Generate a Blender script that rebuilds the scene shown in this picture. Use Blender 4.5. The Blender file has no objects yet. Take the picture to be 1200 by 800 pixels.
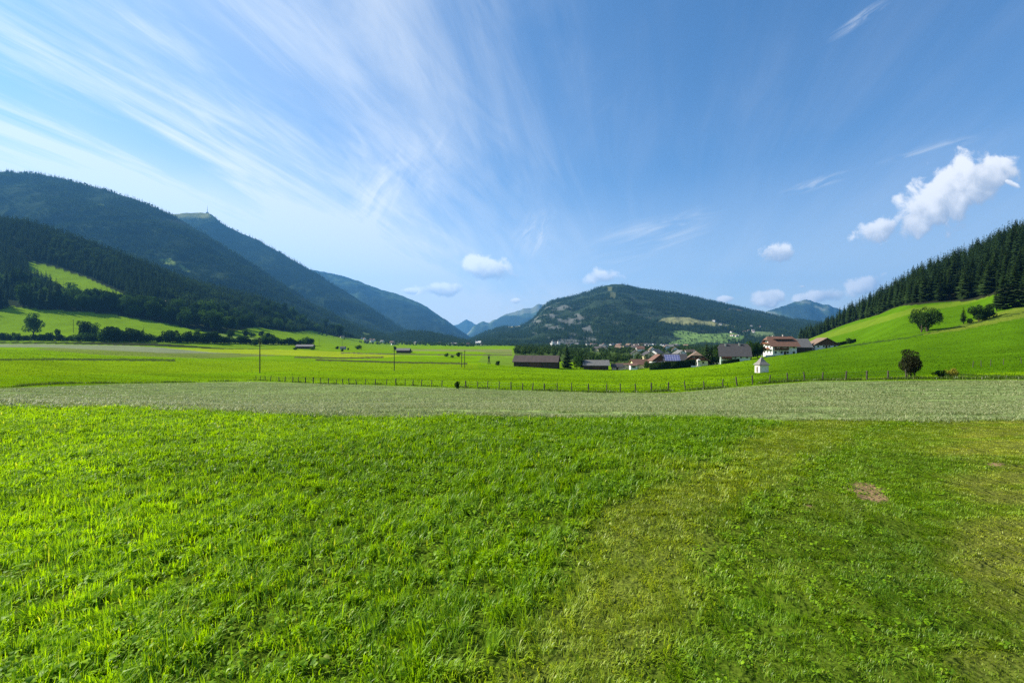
import bpy, bmesh, math, random
import numpy as np
from mathutils import Vector, Matrix

random.seed(7)
RNG = np.random.default_rng(7)
R = math.radians
F = 520.0                      # focal length in pixels of a 1200 px wide picture
CAMZ = 1.65
scene = bpy.context.scene
COL = scene.collection

# ------------------------------------------------------------------ helpers
def tag(o, label=None, cat=None, group=None, kind=None):
    if label: o['label'] = label
    if cat: o['category'] = cat
    if group: o['group'] = group
    if kind: o['kind'] = kind
    return o

def empty(name, loc, rz=0.0, label=None, cat=None, group=None, scale=1.0):
    o = bpy.data.objects.new(name, None)
    COL.objects.link(o)
    o.location = loc
    o.rotation_euler = (0, 0, rz)
    o.scale = (scale, scale, scale)
    o.empty_display_size = 0.5
    return tag(o, label, cat, group)

def link(name, mesh, parent=None):
    o = bpy.data.objects.new(name, mesh)
    COL.objects.link(o)
    if parent is not None: o.parent = parent
    return o

def smooth(mesh):
    mesh.polygons.foreach_set('use_smooth', np.ones(len(mesh.polygons), dtype=bool))

def mesh_np(name, V, faces, mat, shade_smooth=False):
    """faces: list of int arrays (n,k)"""
    me = bpy.data.meshes.new(name)
    V = np.asarray(V, dtype=np.float32)
    me.vertices.add(len(V)); me.vertices.foreach_set('co', V.ravel())
    loops = np.concatenate([f.ravel() for f in faces]).astype(np.int32)
    cnt = np.concatenate([np.full(len(f), f.shape[1], dtype=np.int32) for f in faces])
    start = np.concatenate([[0], np.cumsum(cnt)[:-1]]).astype(np.int32)
    me.loops.add(len(loops)); me.loops.foreach_set('vertex_index', loops)
    me.polygons.add(len(cnt)); me.polygons.foreach_set('loop_start', start)
    me.polygons.foreach_set('loop_total', cnt)
    if shade_smooth: me.polygons.foreach_set('use_smooth', np.ones(len(cnt), dtype=bool))
    me.update(calc_edges=True)
    if mat is not None: me.materials.append(mat)
    return me

def fattr(me, name, data):
    a = me.attributes.new(name, 'FLOAT', 'POINT'); a.data.foreach_set('value', np.asarray(data, dtype=np.float32))

def cattr(me, name, data):
    a = me.attributes.new(name, 'FLOAT_COLOR', 'POINT')
    d = np.ones((len(data), 4), dtype=np.float32); d[:, :3] = data
    a.data.foreach_set('color', d.ravel())

# numpy value noise
def _h(ix, iy, s):
    n = (ix * 374761393 + iy * 668265263 + s * 1442695041) & 0xffffffff
    n = ((n ^ (n >> 13)) * 1274126177) & 0xffffffff
    n = (n ^ (n >> 16)) & 0xffff
    return n / 65535.0
def vnoise(x, y, s=0):
    x = np.asarray(x, dtype=float); y = np.asarray(y, dtype=float)
    xi = np.floor(x).astype(np.int64); yi = np.floor(y).astype(np.int64)
    fx = x - xi; fy = y - yi
    fx = fx * fx * (3 - 2 * fx); fy = fy * fy * (3 - 2 * fy)
    a = _h(xi, yi, s); b = _h(xi + 1, yi, s); c = _h(xi, yi + 1, s); d = _h(xi + 1, yi + 1, s)
    return (a + (b - a) * fx) * (1 - fy) + (c + (d - c) * fx) * fy
def fbm(x, y, oct=4, s=0):
    t = 0; a = .5
    for i in range(oct):
        t = t + a * vnoise(x, y, s + i * 17); a *= .5; x = x * 2.03 + 11.3; y = y * 2.03 - 7.1
    return t / (1 - .5 ** oct)
def sstep(a, b, x):
    t = np.clip((x - a) / (b - a), 0, 1); return t * t * (3 - 2 * t)

def in_poly(px, py, poly):
    px = np.asarray(px); py = np.asarray(py); res = np.zeros(px.shape, dtype=bool)
    n = len(poly)
    for i in range(n):
        x1, y1 = poly[i]; x2, y2 = poly[(i + 1) % n]
        c = (y1 > py) != (y2 > py)
        with np.errstate(divide='ignore', invalid='ignore'):
            xx = (x2 - x1) * (py - y1) / (y2 - y1 if y2 != y1 else 1e-9) + x1
        res ^= c & (px < xx)
    return res

def project(x, y, z):
    yy = np.maximum(y, .3)
    return 600 + F * x / yy, 400 - F * (z - CAMZ) / yy

# ------------------------------------------------------------------ materials
def new_mat(name):
    m = bpy.data.materials.new(name); m.use_nodes = True
    nt = m.node_tree; nt.nodes.clear()
    return m, nt
def N(nt, t, **kw):
    n = nt.nodes.new(t)
    for k, v in kw.items():
        if k.startswith('i_'):
            key = k[2:]
            n.inputs[int(key) if key.isdigit() else key].default_value = v
        else: setattr(n, k, v)
    return n
def L(nt, a, b): nt.links.new(a, b)
def ramp(nt, fac, stops):
    r = N(nt, 'ShaderNodeValToRGB')
    e = r.color_ramp.elements
    while len(e) < len(stops): e.new(.5)
    for k, (p, c) in enumerate(stops):
        e[k].position = p; e[k].color = (*c, 1)
    L(nt, fac, r.inputs[0]); return r.outputs[0]
def mixc(nt, fac, a, b, mode='MIX'):
    m = N(nt, 'ShaderNodeMix', data_type='RGBA', blend_type=mode)
    for s, v in ((m.inputs[0], fac), (m.inputs[6], a), (m.inputs[7], b)):
        if isinstance(v, (int, float)): s.default_value = v
        elif isinstance(v, tuple): s.default_value = (*v, 1)
        else: L(nt, v, s)
    return m.outputs[2]
def M_(nt, op, a, b=None, c=None, clamp=False):
    m = N(nt, 'ShaderNodeMath', operation=op); m.use_clamp = clamp
    for s, v in zip(m.inputs, (a, b, c)):
        if v is None: continue
        if isinstance(v, (int, float)): s.default_value = v
        else: L(nt, v, s)
    return m.outputs[0]
def noise(nt, vec, scale, detail=3, rough=.55):
    n = N(nt, 'ShaderNodeTexNoise', i_Scale=scale, i_Detail=detail, i_Roughness=rough)
    if vec is not None: L(nt, vec, n.inputs['Vector'])
    return n.outputs[0]

def mat_simple(name, c1, c2=None, scale=3.0, rough=.8, bump=.0, stretch=None, spec=.3, detail=4):
    """mottled surface: two colours mixed by object-space noise"""
    m, nt = new_mat(name)
    out = N(nt, 'ShaderNodeOutputMaterial'); b = N(nt, 'ShaderNodeBsdfPrincipled', i_Roughness=rough)
    b.inputs['Specular IOR Level'].default_value = spec
    tc = N(nt, 'ShaderNodeTexCoord').outputs['Object']
    if stretch:
        mp = N(nt, 'ShaderNodeMapping'); mp.inputs['Scale'].default_value = stretch; L(nt, tc, mp.inputs[0]); tc = mp.outputs[0]
    n = noise(nt, tc, scale, detail)
    f = N(nt, 'ShaderNodeMapRange', i_1=.3, i_2=.7); L(nt, n, f.inputs[0])
    L(nt, mixc(nt, f.outputs[0], c1, c2 or tuple(x * .7 for x in c1)), b.inputs['Base Color'])
    if bump:
        bp = N(nt, 'ShaderNodeBump', i_Strength=bump, i_Distance=.05); L(nt, n, bp.inputs['Height']); L(nt, bp.outputs[0], b.inputs['Normal'])
    L(nt, b.outputs[0], out.inputs[0]); return m

def mat_leaf(name, ca, cb, trans=.35, tscale=.25, gloss=.0, tcol=None):
    """foliage: hue varies per instance and from clump to clump"""
    m, nt = new_mat(name)
    out = N(nt, 'ShaderNodeOutputMaterial')
    tc = N(nt, 'ShaderNodeTexCoord').outputs['Object']
    n = noise(nt, tc, tscale, 3)
    rnd = N(nt, 'ShaderNodeObjectInfo').outputs['Random']
    f = M_(nt, 'ADD', M_(nt, 'MULTIPLY', n, 1.1), M_(nt, 'MULTIPLY_ADD', rnd, .7, -.4), clamp=True)
    c = mixc(nt, f, ca, cb)
    d = N(nt, 'ShaderNodeBsdfDiffuse'); L(nt, c, d.inputs[0])
    t = N(nt, 'ShaderNodeBsdfTranslucent')
    L(nt, mixc(nt, 1.0, c, tcol or (1.25, 1.35, .7), 'MULTIPLY'), t.inputs[0])
    mx = N(nt, 'ShaderNodeMixShader', i_0=trans); L(nt, d.outputs[0], mx.inputs[1]); L(nt, t.outputs[0], mx.inputs[2])
    o = mx.outputs[0]
    if gloss:
        g = N(nt, 'ShaderNodeBsdfGlossy', i_Roughness=.45); g.inputs[0].default_value = (1, 1, 1, 1)
        m2 = N(nt, 'ShaderNodeMixShader', i_0=gloss); L(nt, o, m2.inputs[1]); L(nt, g.outputs[0], m2.inputs[2]); o = m2.outputs[0]
    L(nt, o, out.inputs[0]); return m

MT = {}
MT['spruce'] = mat_leaf('spruce_needles', (.017, .036, .011), (.045, .080, .022), .15, .2)
MT['far_spruce'] = mat_leaf('far_spruce_needles', (.012, .026, .012), (.036, .066, .020), .12, .05)
MT['broad'] = mat_leaf('broad_leaves', (.024, .055, .010), (.060, .115, .022), .35, .3)
MT['broad_dark'] = mat_leaf('dark_broad_leaves', (.014, .034, .008), (.034, .068, .014), .25, .3)
MT['rust_leaf'] = mat_leaf('reddish_leaves', (.030, .030, .016), (.034, .055, .017), .3, .8)
MT['hedge'] = mat_leaf('hedge_leaves', (.008, .018, .006), (.02, .04, .010), .15, .6)
MT['bark'] = mat_simple('bark', (.085, .06, .042), (.035, .026, .02), 6, .95, .3, (1, 1, .25))
MT['white_wall'] = mat_simple('white_render', (.74, .73, .70), (.66, .65, .62), .8, .9)
MT['cream_wall'] = mat_simple('cream_render', (.68, .60, .36), (.60, .53, .32), .8, .9)
MT['green_wall'] = mat_simple('pale_green_render', (.55, .62, .56), (.48, .55, .5), .8, .9)
MT['grey_wall'] = mat_simple('grey_render', (.40, .39, .36), (.30, .29, .27), 1.2, .9)
MT['pink_wall'] = mat_simple('pink_render', (.55, .40, .34), (.46, .33, .28), 1.2, .9)
MT['dark_wood'] = mat_simple('weathered_dark_boards', (.075, .050, .034), (.030, .021, .016), 1.4, .9, .2, (4, 4, .3))
MT['brown_wood'] = mat_simple('brown_boards', (.12, .055, .030), (.06, .030, .018), 1.4, .85, .2, (4, 4, .3))
MT['roof_brown'] = mat_simple('brown_roof_tiles', (.17, .085, .055), (.10, .055, .040), 1.6, .85, .3, (1, .6, 1))
MT['roof_tan'] = mat_simple('tan_roof_tiles', (.22, .15, .10), (.14, .095, .07), 1.6, .85, .3)
MT['roof_dark'] = mat_simple('dark_slate_roof', (.035, .034, .038), (.060, .055, .055), 1.4, .8, .3)
MT['roof_grey'] = mat_simple('grey_fibre_roof', (.16, .155, .15), (.10, .098, .095), 1.1, .85, .2)
MT['roof_barn'] = mat_simple('barn_roof_tiles', (.075, .055, .050), (.045, .035, .034), .7, .9, .2)
MT['chapel_roof'] = mat_simple('chapel_shingles', (.22, .20, .18), (.13, .12, .115), 3, .8, .2)
MT['chapel_wall'] = mat_simple('chapel_plaster', (.72, .67, .56), (.60, .56, .48), 1.5, .9)
MT['glass'] = mat_simple('window_glass', (.02, .024, .03), (.03, .035, .045), 1, .12, spec=.6)
MT['frame'] = mat_simple('white_window_frame', (.7, .69, .66), None, 2, .6)
MT['door'] = mat_simple('brown_door', (.08, .045, .025), (.05, .03, .018), 2, .7)
MT['flowers'] = mat_simple('red_balcony_flowers', (.45, .05, .03), (.06, .10, .02), 4, .9)
MT['post'] = mat_simple('grey_post_wood', (.09, .075, .06), (.045, .036, .028), 7, .95, .2, (1, 1, .3))
MT['pole'] = mat_simple('tarred_pole_wood', (.055, .042, .033), (.030, .024, .02), 5, .9, .1, (1, 1, .2))
MT['metal'] = mat_simple('galvanised_metal', (.35, .35, .36), (.22, .22, .23), 5, .45)
MT['ceramic'] = mat_simple('insulator_ceramic', (.5, .48, .44), None, 5, .3)
MT['stone'] = mat_simple('pale_stone', (.62, .60, .56), (.45, .43, .4), 4, .9)
MT['wire'] = mat_simple('fence_wire', (.20, .19, .18), None, 5, .6)
MT['solar'] = None
# ------------------------------------------------------------------ the lie of the land
# height of the ground: sections across the valley, each a list of (distance, height)
def zpy(Y, py): return CAMZ + (400 - py) * Y / F
SECT = {
 -900: [(12, .02), (60, -4), (200, 0), (350, 4), (500, 50), (700, 130), (1000, 300), (1400, 260), (2500, 150), (4500, 0)],
 0:   [(12, zpy(12,475)), (60, zpy(60,455)), (120, zpy(120,421)), (200, zpy(200,411.5)), (350, zpy(350,404.5)), (420, zpy(420,392)), (500, zpy(500,364)), (650, zpy(650,325)), (1000, zpy(1000,265)), (1300, 245), (2500, 150), (4500, 0)],
 150: [(12, zpy(12,480)), (80, zpy(80,449)), (120, zpy(120,435)), (165, zpy(165,421)), (250, zpy(250,411)), (350, zpy(350,405)), (420, zpy(420,394)), (500, zpy(500,380)), (580, zpy(580,362)), (680, zpy(680,338)), (1000, zpy(1000,308)), (1300, 170), (2500, 100), (4500, 0)],
 300: [(11.5, zpy(11.5,485)), (100, zpy(100,447)), (135, zpy(135,437.5)), (250, zpy(250,420)), (420, zpy(420,408)), (520, zpy(520,399)), (620, zpy(620,390)), (800, zpy(800,376)), (1000, zpy(1000,360)), (1200, zpy(1200,350)), (1500, 100), (2500, 60), (4500, 0)],
 380: [(11.2, zpy(11.2,487)), (92, zpy(92,449.5)), (135, zpy(135,439)), (250, zpy(250,422)), (430, zpy(430,410)), (600, zpy(600,402)), (1000, zpy(1000,394)), (1300, zpy(1300,386)), (1700, 30), (2500, 30), (4500, 0)],
 460: [(11, zpy(11,488)), (85, zpy(85,451)), (175, zpy(175,434.5)), (300, zpy(300,420)), (430, zpy(430,413)), (600, zpy(600,409)), (1000, zpy(1000,405)), (1500, zpy(1500,401)), (2500, 0), (4500, 0)],
 600: [(11, zpy(11,488.5)), (66, zpy(66,457)), (120, zpy(120,443)), (230, zpy(230,430)), (520, zpy(520,412)), (1000, zpy(1000,407)), (1500, zpy(1500,404.5)), (2500, -12), (4500, -12)],
 720: [(11, zpy(11,489)), (60, zpy(60,460)), (120, zpy(120,447)), (235, zpy(235,434)), (350, zpy(350,424.5)), (800, -14), (1500, -13), (4500, -13)],
 830: [(11, zpy(11,490)), (57, zpy(57,456)), (120, zpy(120,440)), (230, zpy(230,428.5)), (320, -14), (600, -14), (4500, -13)],
 892: [(11, zpy(11,491)), (56, zpy(56,450)), (115, zpy(115,436.5)), (180, zpy(180,425.5)), (250, zpy(250,418.5)), (340, -9), (600, -13), (4500, -13)],
 960: [(11, zpy(11,492)), (55, zpy(55,446)), (120, zpy(120,429)), (180, zpy(180,418)), (250, zpy(250,410)), (400, zpy(400,400)), (600, zpy(600,392.5)), (900, 5), (1400, -10), (4500, -13)],
 1000:[(11, zpy(11,492)), (54.5, zpy(54.5,445.5)), (120, zpy(120,426)), (180, zpy(180,413)), (250, zpy(250,402)), (360, zpy(360,388)), (480, zpy(480,377)), (600, zpy(600,374)), (900, 25), (1400, -8), (4500, -13)],
 1070:[(11, zpy(11,492)), (54, zpy(54,444)), (110, zpy(110,422)), (200, zpy(200,391)), (245, zpy(245,374)), (300, zpy(300,358)), (400, zpy(400,343)), (600, 62), (900, 60), (1500, 10), (4500, -10)],
 1140:[(11, zpy(11,492)), (52, zpy(52,444)), (110, zpy(110,416)), (200, zpy(200,379)), (240, zpy(240,362)), (280, zpy(280,350)), (400, zpy(400,312)), (600, 95), (900, 100), (1500, 40), (4500, 0)],
 1200:[(11, zpy(11,492)), (50, zpy(50,444)), (100, zpy(100,414)), (180, zpy(180,374)), (230, zpy(230,346)), (350, zpy(350,290)), (600, 120), (900, 130), (1500, 60), (4500, 0)],
 2100:[(11, zpy(11,492)), (50, -2), (100, 3), (180, 26), (230, 42), (350, 100), (600, 160), (900, 190), (1500, 120), (4500, 30)],
}
def pchip(xs, ys, xq):
    xs = np.asarray(xs, float); ys = np.asarray(ys, float); xq = np.clip(xq, xs[0], xs[-1])
    h = np.diff(xs); d = np.diff(ys) / h
    m = np.zeros(len(xs)); m[0] = d[0]; m[-1] = d[-1]
    for i in range(1, len(xs) - 1):
        if d[i-1] * d[i] > 0:
            w1 = 2*h[i] + h[i-1]; w2 = h[i] + 2*h[i-1]
            m[i] = (w1 + w2) / (w1 / d[i-1] + w2 / d[i])
    k = np.clip(np.searchsorted(xs, xq, side='right') - 1, 0, len(xs) - 2)
    t = (xq - xs[k]) / h[k]
    h00 = (1+2*t)*(1-t)**2; h10 = t*(1-t)**2; h01 = t*t*(3-2*t); h11 = t*t*(t-1)
    return h00*ys[k] + h10*h[k]*m[k] + h01*ys[k+1] + h11*h[k]*m[k+1]

LY = np.linspace(math.log(1.0), math.log(4500), 420)
_pxs = sorted(SECT)
_secz = []
for p in _pxs:
    s = [(1.0, 0.0), (6.0, -.01)] + SECT[p]
    _secz.append(pchip([math.log(a) for a, b in s], [b for a, b in s], LY))
_secz = np.array(_secz)                       # sections x distances
UG = np.linspace(-2.6, 2.9, 560)
_us = np.array([(p - 600) / F for p in _pxs])
TAB = np.array([pchip(_us, _secz[:, j], UG) for j in range(len(LY))]).T   # u x Y

def ground_z(x, y):
    x = np.asarray(x, float); y = np.asarray(y, float)
    yy = np.maximum(y, 1.0); u = np.clip(x / yy, UG[0], UG[-1])
    a = (u - UG[0]) / (UG[1] - UG[0]); b = (np.log(np.minimum(yy, 4499)) - LY[0]) / (LY[1] - LY[0])
    i = np.clip(a.astype(int), 0, len(UG) - 2); j = np.clip(b.astype(int), 0, len(LY) - 2)
    fa = a - i; fb = b - j
    z = (TAB[i, j] * (1-fa) + TAB[i+1, j] * fa) * (1-fb) + (TAB[i, j+1] * (1-fa) + TAB[i+1, j+1] * fa) * fb
    z = z + .10 * (fbm(x * .35, y * .35, 3, 5) - .5) * sstep(1, 4, y) * (1 - .4 * sstep(30, 60, y))
    z = z + (fbm(x * .012, y * .012, 4, 9) - .5) * 5.0 * sstep(450, 800, y)
    return z
def gz(x, y): return float(ground_z(np.array([x]), np.array([y]))[0])
def at(px, Y): return ((px - 600) / F * Y, Y, gz((px - 600) / F * Y, Y))

# outlines of the fields, as seen from the footpath; each becomes an area of the ground itself
NEAR_EDGE = ([-400, 0, 200, 400, 600, 850, 905, 1000, 1200, 1600], [470, 475, 481, 488, 488.5, 490, 493, 492, 491, 488])
FAR_EDGE = ([-400, 0, 150, 300, 400, 520, 600, 700, 785, 860, 950, 1060, 1200, 1600], [462, 455, 449.5, 447, 450, 454, 457, 460, 460.5, 454, 447, 446, 445, 444])
TRAIL = [(985, 494), (935, 520), (880, 555), (820, 600), (765, 650), (700, 720), (640, 800), (600, 860), (560, 1000)]
def trail_dist(px, py):
    ys = [b for a, b in TRAIL]; xs = [a for a, b in TRAIL]
    c = np.interp(py, ys, xs)
    w = np.interp(py, [490, 540, 620, 800], [85, 78, 95, 135])
    return (px - c) / w          # signed, in half-widths

MEADOW_UP = [(30, 306), (60, 312), (100, 325), (146, 345), (146, 352), (110, 350), (70, 340), (34, 318)]
MEADOW_LOW = [(-300, 352), (0, 358), (75, 364), (130, 368), (200, 380), (235, 388), (262, 391), (300, 383), (330, 388), (345, 389), (365, 387), (400, 396), (480, 402), (480, 412), (360, 410), (260, 408), (0, 406), (-300, 406)]
def soft(v): return np.clip(v, 0, 1)

def ground_colours(x, y, z):
    px, py = project(x, y, z)
    n1 = fbm(x * .05, y * .05, 4, 21); n2 = fbm(x * .6, y * .6, 4, 22)
    jit = (fbm(x * .8, y * .8, 3, 31) - .5)
    C = np.empty((len(x), 3))
    past = np.array([.098, .195, .002]); past2 = np.array([.135, .235, .003])
    C[:] = past + (past2 - past) * n1[:, None]
    C *= (.72 + .56 * fbm(x * .008 + 3, y * .07, 4, 27))[:, None]
    def put(mask, col, k=1.0):
        col = np.asarray(col, float)
        m = (mask * k)[:, None]
        C[:] = C * (1 - m) + col * m
    # right hillside: deeper green
    put(sstep(820, 960, px) * (y > 60), [.048, .115, .003], .85)
    # left bright strips
    put(in_poly(px, py, [(-400, 421), (200, 422), (560, 426), (560, 432), (300, 436), (-400, 446)]).astype(float), [.140, .225, .003], .7)
    far = y > 150
    put((in_poly(px, py, [(-300, 404), (40, 403), (150, 405), (225, 409), (290, 414), (190, 414), (60, 407), (-300, 405)]) & far).astype(float), [.16, .18, .11], .9)
    put((in_poly(px, py, [(60, 407), (200, 413.5), (290, 413.5), (340, 416), (240, 420), (120, 416), (40, 409)]) & far).astype(float), [.12, .13, .045], .7)
    put((in_poly(px, py, [(190, 407.5), (350, 410), (420, 413), (470, 417), (440, 420), (340, 416.5), (250, 413)]) & far).astype(float), [.21, .27, .010], .95)
    put((in_poly(px, py, [(470, 409), (600, 409), (600, 416), (560, 412), (470, 411)]) & far).astype(float), [.16, .15, .07], .7)
    put((in_poly(px, py, [(570, 412), (606, 412), (606, 430), (560, 424)]) & far).astype(float), [.10, .15, .03], .5)
    # ditches and rough margins
    for pts, w, col in (([(-300, 421), (0, 421), (100, 421), (205, 422)], 1.3, [.035, .05, .015]),
                        ([(345, 418.5), (400, 419.5), (450, 418.5)], .8, [.055, .05, .025]),
                        ([(370, 421.5), (450, 424), (548, 426)], .9, [.045, .045, .02]),
                        ([(400, 413.5), (500, 415.5), (600, 416)], .6, [.09, .085, .045])):
        cy = np.interp(px, [p for p, q in pts], [q for p, q in pts], left=-999, right=-999)
        put(((np.abs(py - cy + jit * 1.5) < w) & far | (np.abs(py - cy + jit * 1.2) < w) & (y > 90)).astype(float), col, .9)
    # dark bank below the left hedge
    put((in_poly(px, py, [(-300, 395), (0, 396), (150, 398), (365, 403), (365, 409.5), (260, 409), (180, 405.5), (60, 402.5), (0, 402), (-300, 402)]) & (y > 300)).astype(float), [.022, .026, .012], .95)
    cy = np.interp(px, [1095, 1150, 1200, 1300], [437, 440, 441, 441])
    put(((np.abs(py - cy + jit) < 1.0) & (y > 30) & (y < 80) & (px > 1095)).astype(float), [.03, .05, .012], .85)
    # upper right slope: drier band and terraces
    put((in_poly(px, py, [(1072, 393), (1130, 380), (1170, 366), (1200, 358), (1500, 300), (1500, 350), (1200, 372), (1120, 388)]) & (y > 80)).astype(float), [.13, .165, .02], .8)
    put((in_poly(px, py, [(940, 399), (1000, 380), (1070, 361), (1130, 352), (1166, 346), (1130, 357), (1070, 367), (1000, 388), (950, 402)]) & (y > 150)).astype(float), [.12, .17, .015], .6)
    cy = np.interp(px, [960, 1000, 1060, 1085, 1130, 1200], [411, 404.5, 396, 391, 381, 366])
    put(((np.abs(py - cy + jit * 2) < .8) & (y > 120) & (px > 980)).astype(float), [.025, .045, .012], .8)
    vil = ((px > 655) & (px < 900) & (y > 330) | (px > 603) & (y > 400) | (px > 550) & (y > 1250)) & (y < 2600) & (px < 935) & (py > 396)
    put(vil.astype(float), [.045, .07, .022], .9)
    # woodland floor
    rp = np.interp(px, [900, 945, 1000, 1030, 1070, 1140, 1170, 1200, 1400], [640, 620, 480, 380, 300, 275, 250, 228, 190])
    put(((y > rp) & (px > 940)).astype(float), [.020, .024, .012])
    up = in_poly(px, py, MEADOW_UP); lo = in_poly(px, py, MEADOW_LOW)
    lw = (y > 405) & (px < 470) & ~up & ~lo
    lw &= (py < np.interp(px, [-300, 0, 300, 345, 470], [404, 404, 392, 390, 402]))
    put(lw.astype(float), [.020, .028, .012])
    put((up & (y > 500)).astype(float), [.14, .23, .006])
    put((lo & (y > 380)).astype(float), [.12, .205, .006], .9)
    put((in_poly(px, py, [(215, 394), (262, 391), (330, 399), (345, 403), (300, 404)]) & (y > 380)).astype(float), [.12, .17, .04], .7)
    # mown strip with hay
    ne = np.interp(px, *NEAR_EDGE); fe = np.interp(px, *FAR_EDGE)
    nearj = jit * 6
    strip = sstep(-1.5, 1.5, ne - py + nearj * .5) * sstep(-.8, .8, py - fe + nearj * .15) * (y > 6) * (y < 170)
    hay = np.array([.155, .20, .075]) * (.55 + .55 * n2[:, None] + .45 * n1[:, None]) * (.92 + .16 * np.sin(6.283 * (y + .12 * x) / 3.4 + 5 * n1))[:, None]
    m = strip[:, None]; C[:] = C * (1 - m) + hay * m
    put(sstep(.6, 1, strip) * sstep(1040, 1100, px) * (py < 452), [.16, .19, .07], .6)
    # near meadow soil and thatch
    nearm = sstep(-1.5, 1.5, py - ne - nearj * .5) * (y < 40)
    put(nearm, [.060, .098, .008])
    d, h = near_state(px, py, x, y)
    put(nearm * d, [.105, .115, .024], .9)
    put(nearm * bare_spots(px, py, jit), [.22, .145, .08], .95)
    behind = y < 1.5
    C[behind] = [.06, .09, .018]
    return np.clip(C, 0, 1), strip, nearm

def bare_spots(px, py, jit):
    b = np.zeros(len(px))
    for cx, cy, rx, ry in ((1018, 577, 11, 5), (1168, 544, 7, 1.6), (948, 592, 6, 2), (1010, 571, 11, 4), (1027, 583, 8, 3)):
        r = np.hypot((px - cx) / rx, (py - cy) / ry) + jit * 2.8 + (fbm(px * .2, py * .2, 2, 8) - .5) * .9
        b = np.maximum(b, 1 - sstep(.6, 1.15, r))
    return b

def near_state(px, py, x, y):
    """dryness and height factor of the near grass"""
    t = trail_dist(px, py)
    t = t + (fbm(x * .7, y * .7, 4, 47) - .5) * 1.1
    n = fbm(x * .9, y * .9, 4, 41) - .5; nb = fbm(x * .35, y * .35, 3, 43) - .5
    tr = 1 - sstep(.25, 1.35, np.abs(t + n * .9))
    right = sstep(.1, 1.4, t)
    rd = .13 + .62 * sstep(1085, 1150, px + 60 * n) * np.clip((fbm(x * .5, y * 2.6, 3, 49) - .42) * 5, 0, 1) + .35 * sstep(1020, 1190, px) * sstep(860, 640, py) * .9 + nb * .8 + n * .5
    rd = np.maximum(rd, .45 * (1 - sstep(500, 560, py + n * 60)))
    dry = np.clip(np.maximum(tr * .56 + n * .5 * tr, right * rd), 0, 1)
    dry = np.maximum(dry, np.clip((nb - .22) * 2.2, 0, .35))
    h = 1 - .54 * tr
    h = np.minimum(h, 1 - right * (.48 + .25 * dry))
    return dry, h * (0.8 + .6 * (nb + .3))
# ------------------------------------------------------------------ ground mesh
def build_ground():
    th = np.concatenate([np.linspace(-math.pi, R(-54), 46)[:-1], np.linspace(R(-54), R(54), 1000), np.linspace(R(54), math.pi, 46)[1:]])
    r = np.exp(np.linspace(math.log(.5), math.log(4400), 640))
    T, RR = np.meshgrid(th, r, indexing='ij')
    x = (RR * np.sin(T)).ravel(); y = (RR * np.cos(T)).ravel()
    z = ground_z(x, y)
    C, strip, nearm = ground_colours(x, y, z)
    z = z + strip * .16 * (fbm(x * 1.1, y * 1.1, 3, 61) - .5)
    nT, nR = len(th), len(r)
    i, j = np.meshgrid(np.arange(nT - 1), np.arange(nR - 1), indexing='ij')
    a = (i * nR + j).ravel(); f = np.stack([a, a + 1, a + nR + 1, a + nR], 1)[:, ::-1]
    V = np.stack([x, y, z], 1); V = np.vstack([V, [[0, 0, 0]]])
    c = len(V) - 1
    k = np.arange(nT - 1); tri = np.stack([np.full(nT - 1, c), k * nR, (k + 1) * nR], 1)[:, ::-1]
    m, nt = new_mat('ground_surface')
    out = N(nt, 'ShaderNodeOutputMaterial'); b = N(nt, 'ShaderNodeBsdfPrincipled', i_Roughness=.95)
    b.inputs['Specular IOR Level'].default_value = 0
    g = N(nt, 'ShaderNodeNewGeometry').outputs['Position']
    at_ = N(nt, 'ShaderNodeAttribute', attribute_name='col'); st = N(nt, 'ShaderNodeAttribute', attribute_name='strip')
    mp = N(nt, 'ShaderNodeMapping'); mp.inputs['Scale'].default_value = (.35, 1, 1); L(nt, g, mp.inputs[0])
    n1 = noise(nt, g, .05, 5, .6); n2 = noise(nt, mp.outputs[0], .5, 6, .7); n3 = noise(nt, g, 5, 4, .65); n4 = noise(nt, g, 2.2, 4, .75); n5 = noise(nt, g, 38, 3, .7)
    v = M_(nt, 'ADD', M_(nt, 'MULTIPLY', n1, .7), M_(nt, 'ADD', M_(nt, 'MULTIPLY', n2, .9), M_(nt, 'MULTIPLY', n3, .35)))
    v = M_(nt, 'MULTIPLY', M_(nt, 'MULTIPLY_ADD', v, 1.0, .02), M_(nt, 'MULTIPLY_ADD', n5, 1.5, .25))
    c = mixc(nt, 1.0, at_.outputs['Color'], N(nt, 'ShaderNodeCombineColor').outputs[0], 'MULTIPLY')
    cc = c.node; comb = [l.from_node for l in nt.links if l.to_socket == cc.inputs[7]][0]
    for s in comb.inputs: L(nt, v, s)
    hay = ramp(nt, n4, [(.34, (.32, .38, .2)), (.5, (.95, 1, .9)), (.68, (1.45, 1.4, 1.3))])
    c2 = mixc(nt, 1.0, c, hay, 'MULTIPLY')
    c = mixc(nt, st.outputs['Fac'], c, c2)
    L(nt, c, b.inputs['Base Color'])
    hgt = M_(nt, 'ADD', M_(nt, 'MULTIPLY', n2, .6), M_(nt, 'ADD', n4, M_(nt, 'MULTIPLY', n3, .3)))
    bp = N(nt, 'ShaderNodeBump', i_Strength=.8, i_Distance=.22); L(nt, hgt, bp.inputs['Height']); L(nt, bp.outputs[0], b.inputs['Normal'])
    L(nt, b.outputs[0], out.inputs[0])
    me = mesh_np('ground', V, [f, tri], m, True)
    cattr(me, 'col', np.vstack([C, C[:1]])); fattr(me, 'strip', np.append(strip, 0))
    tag(link('ground', me), kind='structure')

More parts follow.
